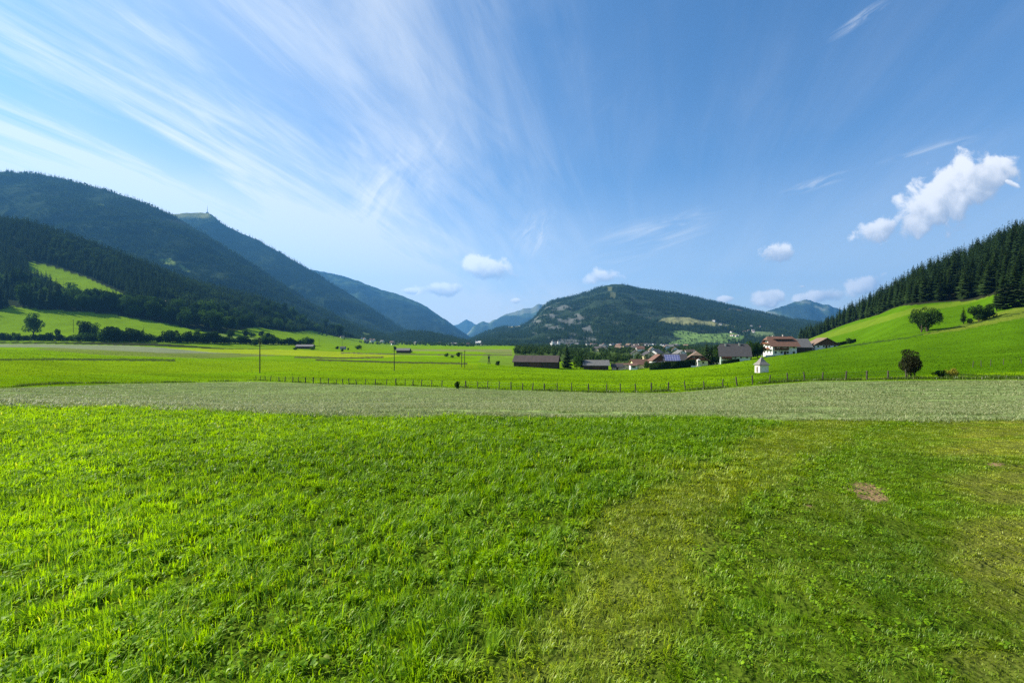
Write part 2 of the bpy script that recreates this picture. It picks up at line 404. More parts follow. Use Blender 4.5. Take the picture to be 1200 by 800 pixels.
# ------------------------------------------------------------------ grass
def blade_mesh(name, P, h, w, yaw, lean, attrs, mat, curl=.5):
    """one bent blade per root point: two base, two middle and one tip vertex"""
    n = len(P)
    d = np.stack([np.cos(yaw), np.sin(yaw), np.zeros(n)], 1)           # lean direction
    s = np.stack([-np.sin(yaw), np.cos(yaw), np.zeros(n)], 1)          # width direction
    up = np.array([0, 0, 1.0])
    l1 = lean * .55; l2 = lean * (1 + curl)
    mid = P + d * (np.sin(l1) * h * .55)[:, None] + up * (np.cos(l1) * h * .55)[:, None]
    tip = mid + d * (np.sin(l2) * h * .5)[:, None] + up * (np.cos(l2) * h * .5)[:, None]
    hw = (w * .5)[:, None]
    V = np.empty((n, 5, 3), dtype=np.float32)
    V[:, 0] = P - s * hw * .8; V[:, 1] = P + s * hw * .8
    V[:, 2] = mid + s * hw; V[:, 3] = mid - s * hw; V[:, 4] = tip
    b = np.arange(n) * 5
    q = np.stack([b, b+1, b+2, b+3], 1); t = np.stack([b+3, b+2, b+4], 1)
    me = mesh_np(name, V.reshape(-1, 3), [q, t], mat, True)
    for k, v in attrs.items(): fattr(me, k, np.repeat(v, 5))
    return me

def grass_material(name, lush_a, lush_b, dry_a, dry_b, trans=.45, gloss=.06, rough=.38):
    m, nt = new_mat(name)
    out = N(nt, 'ShaderNodeOutputMaterial')
    t = N(nt, 'ShaderNodeAttribute', attribute_name='tint').outputs['Fac']; d = N(nt, 'ShaderNodeAttribute', attribute_name='dry').outputs['Fac']
    c = mixc(nt, d, mixc(nt, t, lush_a, lush_b), mixc(nt, t, dry_a, dry_b))
    df = N(nt, 'ShaderNodeBsdfDiffuse'); L(nt, c, df.inputs[0])
    tr = N(nt, 'ShaderNodeBsdfTranslucent'); L(nt, mixc(nt, 1.0, c, (1.35, 1.25, .6), 'MULTIPLY'), tr.inputs[0])
    mx = N(nt, 'ShaderNodeMixShader', i_0=trans); L(nt, df.outputs[0], mx.inputs[1]); L(nt, tr.outputs[0], mx.inputs[2])
    g = N(nt, 'ShaderNodeBsdfGlossy', i_Roughness=rough); g.inputs[0].default_value = (1, 1, 1, 1)
    m2 = N(nt, 'ShaderNodeMixShader', i_0=gloss); L(nt, mx.outputs[0], m2.inputs[1]); L(nt, g.outputs[0], m2.inputs[2])
    L(nt, m2.outputs[0], out.inputs[0]); return m

def scatter(n, y0, y1, umax, pw=1.0):
    """points over the wedge in front of the path, even per square metre when pw = 1"""
    y = np.sqrt(RNG.uniform(y0 * y0, y1 * y1, n)); u = RNG.uniform(-umax, umax, n)
    return u * y, y

def build_grass():
    gm = grass_material('meadow_grass_blades', (.075, .180, .003), (.315, .53, .003), (.26, .31, .012), (.66, .66, .09), .5, .015, .45)
    X, Y, K = [], [], []
    for y0, y1, dens, k in ((1.5, 3.2, 11500, .72), (3.2, 5.5, 8000, .95), (5.5, 9, 4600, 1.25), (9, 15.5, 2500, 1.7)):
        n = int(1.33 * (y1**2 - y0**2) * dens)
        x, y = scatter(n, y0, y1, 1.33); X.append(x); Y.append(y); K.append(np.full(n, k))
    x = np.concatenate(X); y = np.concatenate(Y); k = np.concatenate(K)
    # tufts: pull the roots towards clump centres
    x = x + (vnoise(x * 7, y * 7, 71) - .5) * .16; y = y + (vnoise(x * 7, y * 7, 72) - .5) * .16
    z = ground_z(x, y); px, py = project(x, y, z)
    dry, hf = near_state(px, py, x, y)
    ne = np.interp(px, *NEAR_EDGE); jit = fbm(x * .8, y * .8, 3, 31) - .5
    keep = py - ne - jit * 9 + RNG.normal(0, 1.6, len(x)) > 0
    bare = bare_spots(px, py, jit); thin = .42 * fbm(x * 2.2, y * 2.2, 3, 77) + .58 * vnoise(x * 10, y * 10, 78)
    keep &= RNG.random(len(x)) > bare * .80
    keep &= RNG.random(len(x)) < np.maximum(np.clip((thin - .34) * 4.5, .12, 1), .9 - .8 * (hf > .62))
    x, y, z, k, dry, hf, px, py = (a[keep] for a in (x, y, z, k, dry, hf, px, py))
    n = len(x)
    cl = fbm(x * 1.7, y * 1.7, 3, 81); cl2 = vnoise(x * 6, y * 6, 85)
    h = (.035 + .05 * cl + .035 * cl2) * hf * RNG.uniform(.55, 1.35, n) * (1 + .06 * (k - 1))
    long_ = RNG.random(n) < .02 * (hf > .6); h = np.where(long_, h * 1.8, h)
    w = RNG.uniform(.003, .0068, n) * k * (.75 + .35 * hf)
    wide = RNG.random(n) < .40 * (hf > .5); w = np.where(wide, w * 2.1, w); h = np.where(wide, h * .85, h)
    yaw = vnoise(x * 5, y * 5, 91) * 12 + RNG.normal(0, .9, n)
    lean = np.abs(RNG.normal(.70, .38, n)) + (1 - hf) * .3
    tint = np.clip(.7 * fbm(x * .7, y * .7, 3, 95) + .55 * RNG.random(n) + .34 * sstep(820, 0, px) - .36 - .14 * sstep(850, 1050, px), 0, 1)
    dd = np.clip(dry * RNG.uniform(.55, 1.25, n) + (RNG.random(n) < .03) * .7, 0, 1)
    me = blade_mesh('grass', np.stack([x, y, z - .005], 1), h, w, yaw, np.clip(lean, 0, 1.35), {'tint': tint, 'dry': dd}, gm)
    tag(link('meadow_grass', me), 'lush bright green meadow grass crossed by a trodden yellowish track', 'grass', kind='stuff')
    # broad-leaved herbs among the grass
    cn = 17000
    x, y = scatter(cn, 1.6, 13, 1.25); z = ground_z(x, y); px, py = project(x, y, z); dry, hf = near_state(px, py, x, y)
    kp = (RNG.random(cn) < np.clip((fbm(x * .8, y * .8, 3, 101) - .38) * 4, .05, 1)) & (dry < .35) & (bare_spots(px, py, x * 0) < .2)
    ne = np.interp(px, *NEAR_EDGE); kp &= py > ne + 3
    x, y, z, hf = x[kp], y[kp], z[kp], hf[kp]
    m = RNG.integers(4, 9, len(x)); idx = np.repeat(np.arange(len(x)), m)
    yaw = RNG.uniform(0, 6.28, len(idx)); sz = (RNG.uniform(.014, .040, len(x)) ** 1.0 * (.5 + .6 * hf))[idx] * RNG.uniform(.6, 1.25, len(idx))
    base = np.stack([x, y, z], 1)[idx]; el = RNG.uniform(.15, 1.0, len(idx)); sh = RNG.uniform(.35, 1.0, len(idx)) * .08 * hf[idx]
    d = np.stack([np.cos(yaw), np.sin(yaw), 0 * yaw], 1); s = np.stack([-np.sin(yaw), np.cos(yaw), 0 * yaw], 1); up = np.array([0, 0, 1.])
    o = base + up * sh[:, None] + d * (.01 + .2 * sh)[:, None]
    a = d * np.cos(el)[:, None] + up * np.sin(el)[:, None]; b2 = d * np.cos(el - .9)[:, None] + up * np.sin(el - .9)[:, None]
    Lg = sz[:, None]; W = Lg * RNG.uniform(.28, .42, len(idx))[:, None]
    V = np.empty((len(idx), 8, 3), np.float32)
    V[:, 0] = o; V[:, 1] = o + a * Lg * .3 + s * W * .85 + up * Lg * .05; V[:, 2] = o + a * Lg * .3; V[:, 3] = o + a * Lg * .3 - s * W * .85 + up * Lg * .05
    mid = o + a * Lg * .3 + b2 * Lg * .38
    V[:, 4] = mid + s * W * .8 + up * Lg * .04; V[:, 5] = mid; V[:, 6] = mid - s * W * .8 + up * Lg * .04; V[:, 7] = mid + b2 * Lg * .3 - up * Lg * .06
    q = np.arange(len(idx))[:, None] * 8
    tris = np.vstack([q + np.array([[0, 2, 1]]), q + np.array([[0, 3, 2]]), q + np.array([[4, 5, 7]]), q + np.array([[5, 6, 7]])])
    quads = np.vstack([q + np.array([[1, 2, 5, 4]]), q + np.array([[2, 3, 6, 5]])])
    hm = grass_material('herb_leaves', (.095, .21, .006), (.26, .43, .008), (.2, .2, .06), (.3, .28, .1), .45, .012, .5)
    me = mesh_np('herbs', V.reshape(-1, 3), [tris, quads], hm, True)
    fattr(me, 'tint', np.repeat(RNG.random(len(idx)), 8)); fattr(me, 'dry', np.repeat((RNG.random(len(idx)) < .01) * .6, 8))
    tag(link('meadow_herbs', me), 'broad-leaved dock and clover leaves scattered through the near grass', 'herbs', kind='stuff')
    # loose hay on the mown strip
    hm = grass_material('hay_stalks', (.11, .155, .05), (.24, .29, .115), (.22, .23, .10), (.40, .39, .22), .25, .03, .5)
    X, Y, K = [], [], []
    for y0, y1, dens, kk in ((8, 17, 420, 1.0), (17, 30, 130, 1.7), (30, 62, 32, 3.0), (62, 120, 5, 5.0)):
        n = int(1.33 * (y1**2 - y0**2) * dens); x, y = scatter(n, y0, y1, 1.33); X.append(x); Y.append(y); K.append(np.full(n, kk))
    x = np.concatenate(X); y = np.concatenate(Y); k = np.concatenate(K)
    z = ground_z(x, y); px, py = project(x, y, z)
    ne = np.interp(px, *NEAR_EDGE); fe = np.interp(px, *FAR_EDGE); jit = fbm(x * .8, y * .8, 3, 31) - .5
    wind = fbm(x * .22, y * .85, 4, 111) + .07 * np.sin(6.283 * (y + .12 * x) / 3.4)
    kp = (py < ne + jit * 9 + 1.5) & (py > fe + .6) & (RNG.random(len(x)) < np.clip((wind - .36) * 4.2, .05, 1))
    x, y, z, k, wind = x[kp], y[kp], z[kp], k[kp], wind[kp]; n = len(x)
    h = RNG.uniform(.06, .16, n) * k ** .55; w = RNG.uniform(.008, .018, n) * k
    lean = RNG.normal(1.46, .09, n).clip(.9, 1.56)
    me = blade_mesh('hay', np.stack([x, y, z + RNG.uniform(-.01, .09, n) * np.clip(wind * 1.6 - .4, 0, 1)], 1), h, w, RNG.uniform(0, 6.28, n), lean,
                    {'tint': np.clip(RNG.random(n) * .8 + wind * .4 - .1, 0, 1), 'dry': (RNG.random(n) < .4) * RNG.random(n)}, hm, .15)
    tag(link('mown_hay', me), 'pale grey-green cut hay lying across the mown strip', 'hay', kind='stuff')
    # tall weeds along the fence and the field margins
    X, Y, Z = [], [], []
    pp = RNG.uniform(-100, 1300, 26000); off = RNG.normal(-.4, .55, 26000)
    py = np.interp(pp, *FAR_EDGE) + off
    Yd = np.interp(pp, [0, 150, 300, 380, 460, 600, 720, 830, 892, 960, 1070, 1200], [60, 80, 105, 92, 85, 66, 60, 57, 56, 55, 54, 50]) * RNG.normal(1, .006, 26000)
    x = (pp - 600) / F * Yd; z = ground_z(x, Yd); n = len(x)
    cl = fbm(x * .5, Yd * .5, 3, 121); kp = RNG.random(n) < np.clip((cl - .33) * 5, 0.05, 1)
    x, Yd, z, cl = x[kp], Yd[kp], z[kp], cl[kp]; n = len(x)
    wm = grass_material('margin_weeds', (.035, .075, .006), (.09, .15, .012), (.14, .15, .04), (.25, .24, .10), .35, .02)
    me = blade_mesh('weeds', np.stack([x, Yd, z], 1), RNG.uniform(.15, .55, n) * (cl + .25), RNG.uniform(.02, .05, n), RNG.uniform(0, 6.28, n), np.abs(RNG.normal(.3, .3, n)),
                    {'tint': RNG.random(n), 'dry': (RNG.random(n) < .2) * RNG.random(n)}, wm)
    tag(link('margin_weeds', me), 'dark uncut grass growing along the foot of the fence', 'weeds', kind='stuff')
    # short sward of the pasture beyond the fence
    X, Y, K = [], [], []
    for y0, y1, dens, kk in ((50, 80, 14, 1.0), (80, 130, 5, 1.6), (130, 240, 1.3, 2.6)):
        n = int(1.35 * (y1**2 - y0**2) * dens); x, y = scatter(n, y0, y1, 1.35); X.append(x); Y.append(y); K.append(np.full(n, kk))
    x = np.concatenate(X); y = np.concatenate(Y); k = np.concatenate(K)
    z = ground_z(x, y); px, py = project(x, y, z); fe = np.interp(px, *FAR_EDGE)
    kp = (py < fe - .5) & (RNG.random(len(x)) < np.clip(.2 + 1.6 * (fbm(x * .15, y * .4, 4, 131) - .25), .1, 1))
    x, y, z, k, px = x[kp], y[kp], z[kp], k[kp], px[kp]; n = len(x)
    pm = grass_material('pasture_blades', (.050, .120, .003), (.15, .255, .003), (.12, .13, .02), (.2, .2, .05), .45, .0)
    me = blade_mesh('pasture', np.stack([x, y, z - .02], 1), RNG.uniform(.06, .15, n) * k ** .4, RNG.uniform(.05, .11, n) * k, RNG.uniform(0, 6.28, n), np.abs(RNG.normal(.5, .3, n)),
                    {'tint': np.clip(RNG.random(n) * .7 + .6 * sstep(1000, 300, px) - .35, 0, 1), 'dry': (RNG.random(n) < .05) * .6}, pm)
    tag(link('pasture_grass', me), 'grazed bright green pasture grass beyond the post fence', 'grass', kind='stuff')

# ------------------------------------------------------------------ mountains
def mountain_material():
    m, nt = new_mat('mountain_side')
    out = N(nt, 'ShaderNodeOutputMaterial'); b = N(nt, 'ShaderNodeBsdfPrincipled', i_Roughness=1.0); b.inputs['Specular IOR Level'].default_value = 0
    g = N(nt, 'ShaderNodeNewGeometry').outputs['Position']
    a = N(nt, 'ShaderNodeAttribute', attribute_name='col').outputs['Color']
    n1 = noise(nt, g, .012, 5, .65); n2 = noise(nt, g, .07, 4, .7)
    v = M_(nt, 'ADD', M_(nt, 'MULTIPLY', n1, 1.0), M_(nt, 'MULTIPLY_ADD', n2, 1.0, .02))
    cb = N(nt, 'ShaderNodeCombineColor')
    for s in cb.inputs: L(nt, v, s)
    L(nt, mixc(nt, 1.0, a, cb.outputs[0], 'MULTIPLY'), b.inputs['Base Color'])
    bp = N(nt, 'ShaderNodeBump', i_Strength=.7, i_Distance=12); L(nt, M_(nt, 'ADD', n1, M_(nt, 'MULTIPLY', n2, .4)), bp.inputs['Height']); L(nt, bp.outputs[0], b.inputs['Normal'])
    L(nt, b.outputs[0], out.inputs[0]); return m
MTN = mountain_material()

class Ridge:
    def __init__(s, crest, yb, yc, zb=-25, tree=0, pw=1.0, rough=.12, scale=300, seed=0, back=.7, jag=0):
        s.jag = jag
        s.px = [a for a, b in crest]; s.py = [b for a, b in crest]
        s.yb, s.yc, s.zb, s.tree, s.pw, s.rough, s.scale, s.seed, s.back = yb, yc, zb, tree, pw, rough, scale, seed, back
    def crest(s, u):
        q = 600 + F * u
        base = np.interp(q, s.px, s.py) if s.jag else pchip(s.px, s.py, q)
        return CAMZ + (400 - base + s.jag * (fbm(q * .13, q * 0, 4, s.seed + 70) - .5)) * s.yc / F - s.tree
    def h(s, u, y):
        t = (y - s.yb) / (s.yc - s.yb)
        zc = s.crest(u)
        f = np.where(t <= 1, np.clip(t, 0, 1) ** s.pw, 1 - (np.maximum(t, 1) - 1) * s.back)
        x = u * y
        am = s.rough * np.maximum(zc - s.zb, 5) * 4 * np.clip(t, 0, 1) * np.clip(1 - t, 0, 1) ** .8
        w = fbm(x / s.scale, y / s.scale, 3, s.seed + 3)
        rg = 1 - np.abs(2 * fbm(x / s.scale + w * .8, y / (s.scale * 2.2), 5, s.seed) - 1) * 2
        small = (fbm(x / (s.scale * .12), y / (s.scale * .12), 3, s.seed + 9) - .5)
        return s.zb + (zc - s.zb) * f + am * (rg - .45) + small * s.scale * .03 * sstep(0, .1, t)
    def mesh(s, name, p0, p1, colfn, nu=420, ns=150, tmax=1.5):
        u = np.linspace((p0 - 600) / F, (p1 - 600) / F, nu)
        t = np.concatenate([np.linspace(0, 1.02, ns), np.linspace(1.04, tmax, 14)])
        U, T = np.meshgrid(u, t, indexing='ij'); U = U.ravel(); T = T.ravel()
        y = s.yb + T * (s.yc - s.yb); x = U * y; z = s.h(U, y)
        px, py = project(x, y, z)
        C = colfn(px, py, x, y, z, T)
        n = len(t); i, j = np.meshgrid(np.arange(nu - 1), np.arange(n - 1), indexing='ij'); a = (i * n + j).ravel()
        f = np.stack([a, a + n, a + n + 1, a + 1], 1)
        me = mesh_np(name, np.stack([x, y, z], 1), [f], MTN, True); cattr(me, 'col', C)
        return tag(link(name, me), kind='structure')

FLOOR = np.array([.022, .036, .018])
def col_forest(px, py, x, y, z, T):
    n = fbm(x / 90, y / 90, 4, 201)
    C = FLOOR * (.7 + .8 * n[:, None]); return C
def paint(C, mask, col, k=1.0):
    m = (np.asarray(mask, float) * k)[:, None]; C[:] = C * (1 - m) + np.asarray(col) * m

RB = Ridge([(-900, 185), (-300, 185), (0, 197), (60, 203), (100, 213), (156, 229), (200, 248), (234, 267), (266, 287), (300, 309), (340, 335), (380, 358), (420, 378), (460, 392), (500, 402), (560, 410)], 1120, 2300, tree=18, rough=.10, scale=420, seed=301)
RC = Ridge([(100, 262), (180, 252), (205, 249), (222, 247.5), (243, 248), (262, 262), (300, 279), (340, 301), (372, 320), (400, 337), (430, 356), (460, 376), (490, 392), (540, 404)], 2200, 3800, tree=10, rough=.09, scale=600, seed=311)
RD = Ridge([(250, 312), (330, 312), (371, 317), (395, 322), (419, 328), (448, 340), (470, 346), (492, 355), (512, 367), (530, 380), (550, 394), (580, 412)], 4200, 7200, rough=.10, scale=1000, seed=321, jag=1.5)
RE = Ridge([(490, 398), (515, 392), (536, 380), (547, 374), (557, 380), (575, 392), (600, 402)], 11500, 13500, rough=.10, scale=1100, seed=331, jag=4)
RE2 = Ridge([(520, 404), (547, 391), (556, 382), (565, 376), (573, 378), (585, 371.5), (600, 366), (620, 360.5), (640, 354.5), (660, 348), (700, 345), (760, 360), (840, 395)], 8200, 10500, rough=.10, scale=1200, seed=341, jag=5)
RF = Ridge([(540, 404), (556, 394), (575, 386), (591, 382), (610, 380.5), (624, 373), (633, 362), (642, 353.5), (663, 347), (688, 341), (705, 334.5), (716, 332), (728, 331.5), (749, 336), (792, 342.5), (842, 353.5), (878, 361.5), (914, 369.5), (946, 375), (1000, 382), (1100, 392), (1250, 404)], 1650, 3900, zb=-22, tree=10, rough=.075, scale=520, seed=351, pw=1.05)
RG = Ridge([(840, 392), (880, 374), (900, 364.5), (915, 359), (930, 354), (938, 352.5), (945, 351), (952, 352.5), (960, 355), (975, 358.5), (1010, 370), (1080, 395)], 7000, 9000, rough=.12, scale=800, seed=361, jag=4)
RH = Ridge([(400, 404), (440, 397), (469, 387), (484, 386), (501, 387), (521, 391), (542, 396), (560, 399.5), (590, 405)], 1750, 2300, zb=-18, tree=14, rough=.10, scale=260, seed=371)

F_MEADOWS = [
 ([(770, 378), (776, 373), (790, 371.5), (808, 372), (822, 376), (840, 377), (868, 384), (850, 383), (822, 380.5), (800, 381)], [.17, .175, .075]),
 ([(784, 388), (800, 387), (820, 391), (860, 390), (874, 394), (868, 400), (846, 402), (815, 400), (790, 394)], [.115, .19, .05]),
 ([(784, 401), (800, 397), (822, 400), (810, 409), (790, 412), (782, 408)], [.11, .185, .05]),
 ([(760, 404), (772, 402), (778, 407), (764, 409)], [.09, .14, .05]),
 ([(880, 388), (905, 389), (910, 396), (890, 397), (878, 393)], [.13, .18, .07]),
 ([(711, 336), (718, 336), (717, 341), (712, 341)], [.09, .10, .04]),
 ([(715, 342), (722, 343), (721, 350), (715, 349)], [.08, .09, .04]),
 ([(592, 381.5), (600, 379.5), (611, 380), (609, 383.5), (596, 384)], [.26, .24, .13]),
 ([(855, 361), (872, 363), (868, 365), (852, 363)], [.13, .10, .06]),
]
def col_f(px, py, x, y, z, T):
    C = col_forest(px, py, x, y, z, T)
    rock = in_poly(px, py, [(612, 398), (622, 378), (640, 355), (655, 353), (672, 362), (690, 378), (700, 400), (660, 404)])
    n = fbm(x / 40, z / 16, 4, 211)
    paint(C, rock & (n > .55), [.12, .125, .12], .7)
    paint(C, (n > .72) & (py > 345), [.07, .07, .06], .5)
    for poly, c in F_MEADOWS: paint(C, in_poly(px, py, poly), c, .95)
    return C
def col_c(px, py, x, y, z, T):
    C = col_forest(px, py, x, y, z, T)
    paint(C, sstep(259, 252, py + 4 * (fbm(x / 120, y / 120, 3, 5) - .5)) * (px > 195) * (px < 262), [.17, .18, .065], .9)
    return C
def col_b(px, py, x, y, z, T):
    C = col_forest(px, py, x, y, z, T)
    for poly in B_MEADOWS: paint(C, in_poly(px, py, poly), [.15, .20, .045])
    n = fbm(x / 60, z / 30, 4, 213)
    paint(C, (n > .73), [.08, .08, .06], .5)
    return C
B_MEADOWS = [[(186, 304), (200, 303), (206, 308), (203, 312), (192, 309)], [(208, 309), (220, 314), (223, 319), (214, 318)], [(108, 237), (124, 240), (118, 242)], [(425, 389), (434, 391), (432, 395), (424, 394)]]
def col_far(px, py, x, y, z, T):
    n = fbm(x / 500, z / 260, 4, 221)
    C = np.array([.016, .026, .016]) + (np.array([.060, .080, .045]) - .02) * sstep(.45, .62, n)[:, None] * sstep(.45, .85, T)[:, None]
    paint(C, (n > .58) & (T > .75), [.16, .16, .13], .5)
    return C
def col_d(px, py, x, y, z, T):
    n = fbm(x / 350, y / 500, 4, 223)
    C = np.array([.012, .020, .012]) * np.ones((len(x), 1))
    paint(C, sstep(.5, .9, T + (n - .5)) * sstep(.42, .55, n), [.050, .080, .028], .7)
    return C

def build_mountains():
    RB.mesh('forested_mountain', -900, 545, col_b, 620, 150)
    RC.mesh('summit_mountain', 60, 540, col_c, 360, 130)
    RD.mesh('blue_mountain', 250, 580, col_d, 300, 120)
    RE.mesh('pointed_peak', 490, 600, col_far, 120, 80)
    RE2.mesh('jagged_peaks', 520, 840, col_far, 260, 100)
    RF.mesh('rounded_mountain', 540, 1250, col_f, 800, 240)
    RG.mesh('grey_mountain', 840, 1080, col_far, 160, 90)
    RH.mesh('wooded_mound', 400, 590, col_forest, 200, 80)
# ------------------------------------------------------------------ trees
def tube_geo(path, radii, sides=6):
    V, Fq = [], []
    for k, (p, r) in enumerate(zip(path, radii)):
        p = Vector(p); d = (Vector(path[min(k+1, len(path)-1)]) - Vector(path[max(k-1, 0)])).normalized()
        a = d.orthogonal().normalized(); b = d.cross(a)
        for s in range(sides):
            t = 2 * math.pi * s / sides; V.append(p + a * math.cos(t) * r + b * math.sin(t) * r)
    for k in range(len(path) - 1):
        for s in range(sides):
            Fq.append((k*sides+s, k*sides+(s+1) % sides, (k+1)*sides+(s+1) % sides, (k+1)*sides+s))
    return V, Fq
def tubes_mesh(name, tubes, mat):
    V, Q = [], []
    for path, rad, sides in tubes:
        v, q = tube_geo(path, rad, sides); o = len(V); V += v; Q += [tuple(i + o for i in f) for f in q]
    return mesh_np(name, [tuple(v) for v in V], [np.array(Q)], mat, True)

def spruce_crown(H=20.0, Rm=3.4, whorls=26, per=9, seed=1, base=.07, ragged=.35, mat='spruce', kind=0):
    rg = np.random.default_rng(seed); V, T = [], []
    for k in range(whorls):
        f = base + (1 - base) * (k / (whorls - 1)) ** .92
        z0 = f * H
        r0 = Rm * ((1 - f) ** .8) * (1.0 if f > base + .12 else .65 + .35 * (f - base) / .12) + .12
        n = max(4, int(per * (.55 + .45 * (1 - f)) + .5)); ph = rg.uniform(0, 6.28)
        for i in range(n):
            a = ph + 6.283 * i / n + rg.normal(0, .22); r = r0 * rg.uniform(1 - ragged, 1 + ragged * .55)
            if rg.random() < .05: r *= .4
            z = z0 + rg.normal(0, H / whorls * .3); dr = r * rg.uniform(.18, .5) * (1.15 - f)
            d = np.array([math.cos(a), math.sin(a), 0]); s = np.array([-math.sin(a), math.cos(a), 0]); w = (r * .30 + .25) * rg.uniform(.8, 1.2)
            root = np.array([0, 0, z + .25 * r * .4]); mid = d * r * .58 + np.array([0, 0, z - dr * .35]); tip = d * r + np.array([0, 0, z - dr * .8 + r * .08])
            o = len(V); hang = np.array([0, 0, -.30 * w - .12 * r])
            V += [root, mid + s * w + hang, mid, mid - s * w + hang, tip]
            T += [(o, o+1, o+2), (o, o+2, o+3), (o+1, o+4, o+2), (o+2, o+4, o+3)]
    o = len(V); V += [np.array([.14, 0, H * .96]), np.array([-.1, .12, H * .96]), np.array([-.1, -.12, H * .96]), np.array([0, 0, H * 1.03])]
    T += [(o, o+1, o+3), (o+1, o+2, o+3), (o+2, o, o+3)]
    return mesh_np('spruce_crown', np.array(V), [np.array(T)], MT[mat])

def broad_tree(H=10.0, W=7.5, seed=1, leaves=1500, leaf=.5, mat='broad', trunk=.28, base=.14, blobs=13, limbs=5, stems=1, spread=(.40, .84)):
    rg = np.random.default_rng(seed); rc = H * (1 - base) / 2; cz = H * base + rc
    C = []
    for k in range(blobs):
        v = rg.normal(0, 1, 3); v /= np.linalg.norm(v); rr = rg.uniform(*spread)
        p = np.array([v[0] * W / 2 * rr, v[1] * W / 2 * rr, cz + v[2] * rc * rr]); br = rg.uniform(.28, .50) * min(W / 2, rc)
        C.append((p, br))
    C.append((np.array([0, 0, cz]), .66 * min(W / 2, rc))); C.append((np.array([0, 0, cz - rc * .35]), .6 * min(W / 2, rc)))
    vol = np.array([b ** 2.2 for p, b in C]); pick = rg.choice(len(C), leaves, p=vol / vol.sum())
    v = rg.normal(0, 1, (leaves, 3)); v /= np.linalg.norm(v, axis=1)[:, None]
    P = np.array([C[i][0] for i in pick]) + v * (np.array([C[i][1] for i in pick]) * rg.uniform(.55, 1.08, leaves) ** .6)[:, None]
    P[:, 2] = np.maximum(P[:, 2], H * base * .6)
    nrm = v * .7 + rg.normal(0, .55, (leaves, 3)); nrm /= np.linalg.norm(nrm, axis=1)[:, None]
    t1 = np.cross(nrm, rg.normal(0, 1, (leaves, 3))); t1 /= np.linalg.norm(t1, axis=1)[:, None]; t2 = np.cross(nrm, t1)
    s1 = (leaf * rg.uniform(.6, 1.3, leaves) * .5)[:, None]; s2 = s1 * rg.uniform(.5, .9, leaves)[:, None]
    V = np.stack([P - t1 * s1, P - t2 * s2 + nrm * s1 * .25, P + t1 * s1, P + t2 * s2 + nrm * s1 * .25], 1).reshape(-1, 3)
    q = np.arange(leaves)[:, None] * 4 + np.arange(4)[None]
    crown = mesh_np('leaf_crown', V, [q], MT[mat])
    tubes = []
    for s in range(stems):
        off = Vector((rg.normal(0, .12) * W * (stems > 1), rg.normal(0, .08) * W * (stems > 1), 0))
        top = Vector((rg.normal(0, .04) * W, rg.normal(0, .04) * W, cz)) + off
        tubes.append(([off + Vector((0, 0, -.4)), off + Vector((0, 0, .2)), off.lerp(top, .5), top], [trunk * 1.25, trunk, trunk * .75, trunk * .35], 7))
        for k in range(limbs):
            p, b = C[rg.integers(len(C))]; st = off.lerp(top, rg.uniform(.35, .8)); e = Vector(p)
            tubes.append(([st, st.lerp(e, .5) + Vector((0, 0, -.04 * H)), e], [trunk * .45, trunk * .3, trunk * .08], 5))
    return crown, tubes_mesh('trunk_and_limbs', tubes, MT['bark'])

def spruce_trunk(H, r):
    return tubes_mesh('spruce_trunk', [([(0, 0, -.8), (0, 0, H * .3), (0, 0, H * .95)], [r, r * .75, .03], 6)], MT['bark'])

SPR = [(spruce_crown(20, r, w, p, sd, b), spruce_trunk(20, .26)) for r, w, p, sd, b in ((3.3, 30, 10, 1, .06), (2.8, 32, 9, 2, .10), (3.7, 28, 11, 3, .04), (2.4, 30, 9, 4, .16), (3.0, 26, 10, 5, .08))]
BRD = [broad_tree(10, w, sd, 2300, .62, m, base=.05) for w, sd, m in ((8.0, 11, 'broad'), (7.0, 12, 'broad_dark'), (9.0, 13, 'broad'), (6.0, 14, 'broad_dark'), (8.4, 15, 'broad_dark'))]
SHR = [broad_tree(4, w, sd, 900, .46, m, trunk=.10, base=.02, blobs=11, limbs=3, stems=2) for w, sd, m in ((5.0, 21, 'broad_dark'), (4.2, 22, 'broad_dark'), (5.8, 23, 'broad'))]

def plant(kind, x, y, h, label, cat='tree', group=None, variant=None, z=None, squash=1.0, name=None):
    lib, H, nm = {'spruce': (SPR, 20.0, 'spruce_tree'), 'broad': (BRD, 10.0, 'broadleaf_tree'), 'shrub': (SHR, 4.0, 'shrub')}[kind]
    cr, tk = lib[random.randrange(len(lib)) if variant is None else variant]
    s = h / H
    e = empty(name or nm, (x, y, (gz(x, y) if z is None else z) - .1), random.uniform(0, 6.28), label, cat, group)
    e.scale = (s * squash, s * squash, s)
    link('crown', cr, e); link('trunk', tk, e)
    return e

def Y_at(px, py, ymin=60, ymax=3000):
    u = (px - 600) / F; ys = np.exp(np.linspace(math.log(ymin), math.log(ymax), 700)); _, q = project(u * ys, ys, ground_z(u * ys, ys))
    k = np.nonzero(q <= py)[0]
    return float(ys[k[0]]) if len(k) else None
def put(kind, px, py, hpx, label, ymin=60, Y=None, **kw):
    Y = Y or Y_at(px, py, ymin)
    if Y is None: return None
    return plant(kind, (px - 600) / F * Y, Y, hpx * Y / F, label, **kw)

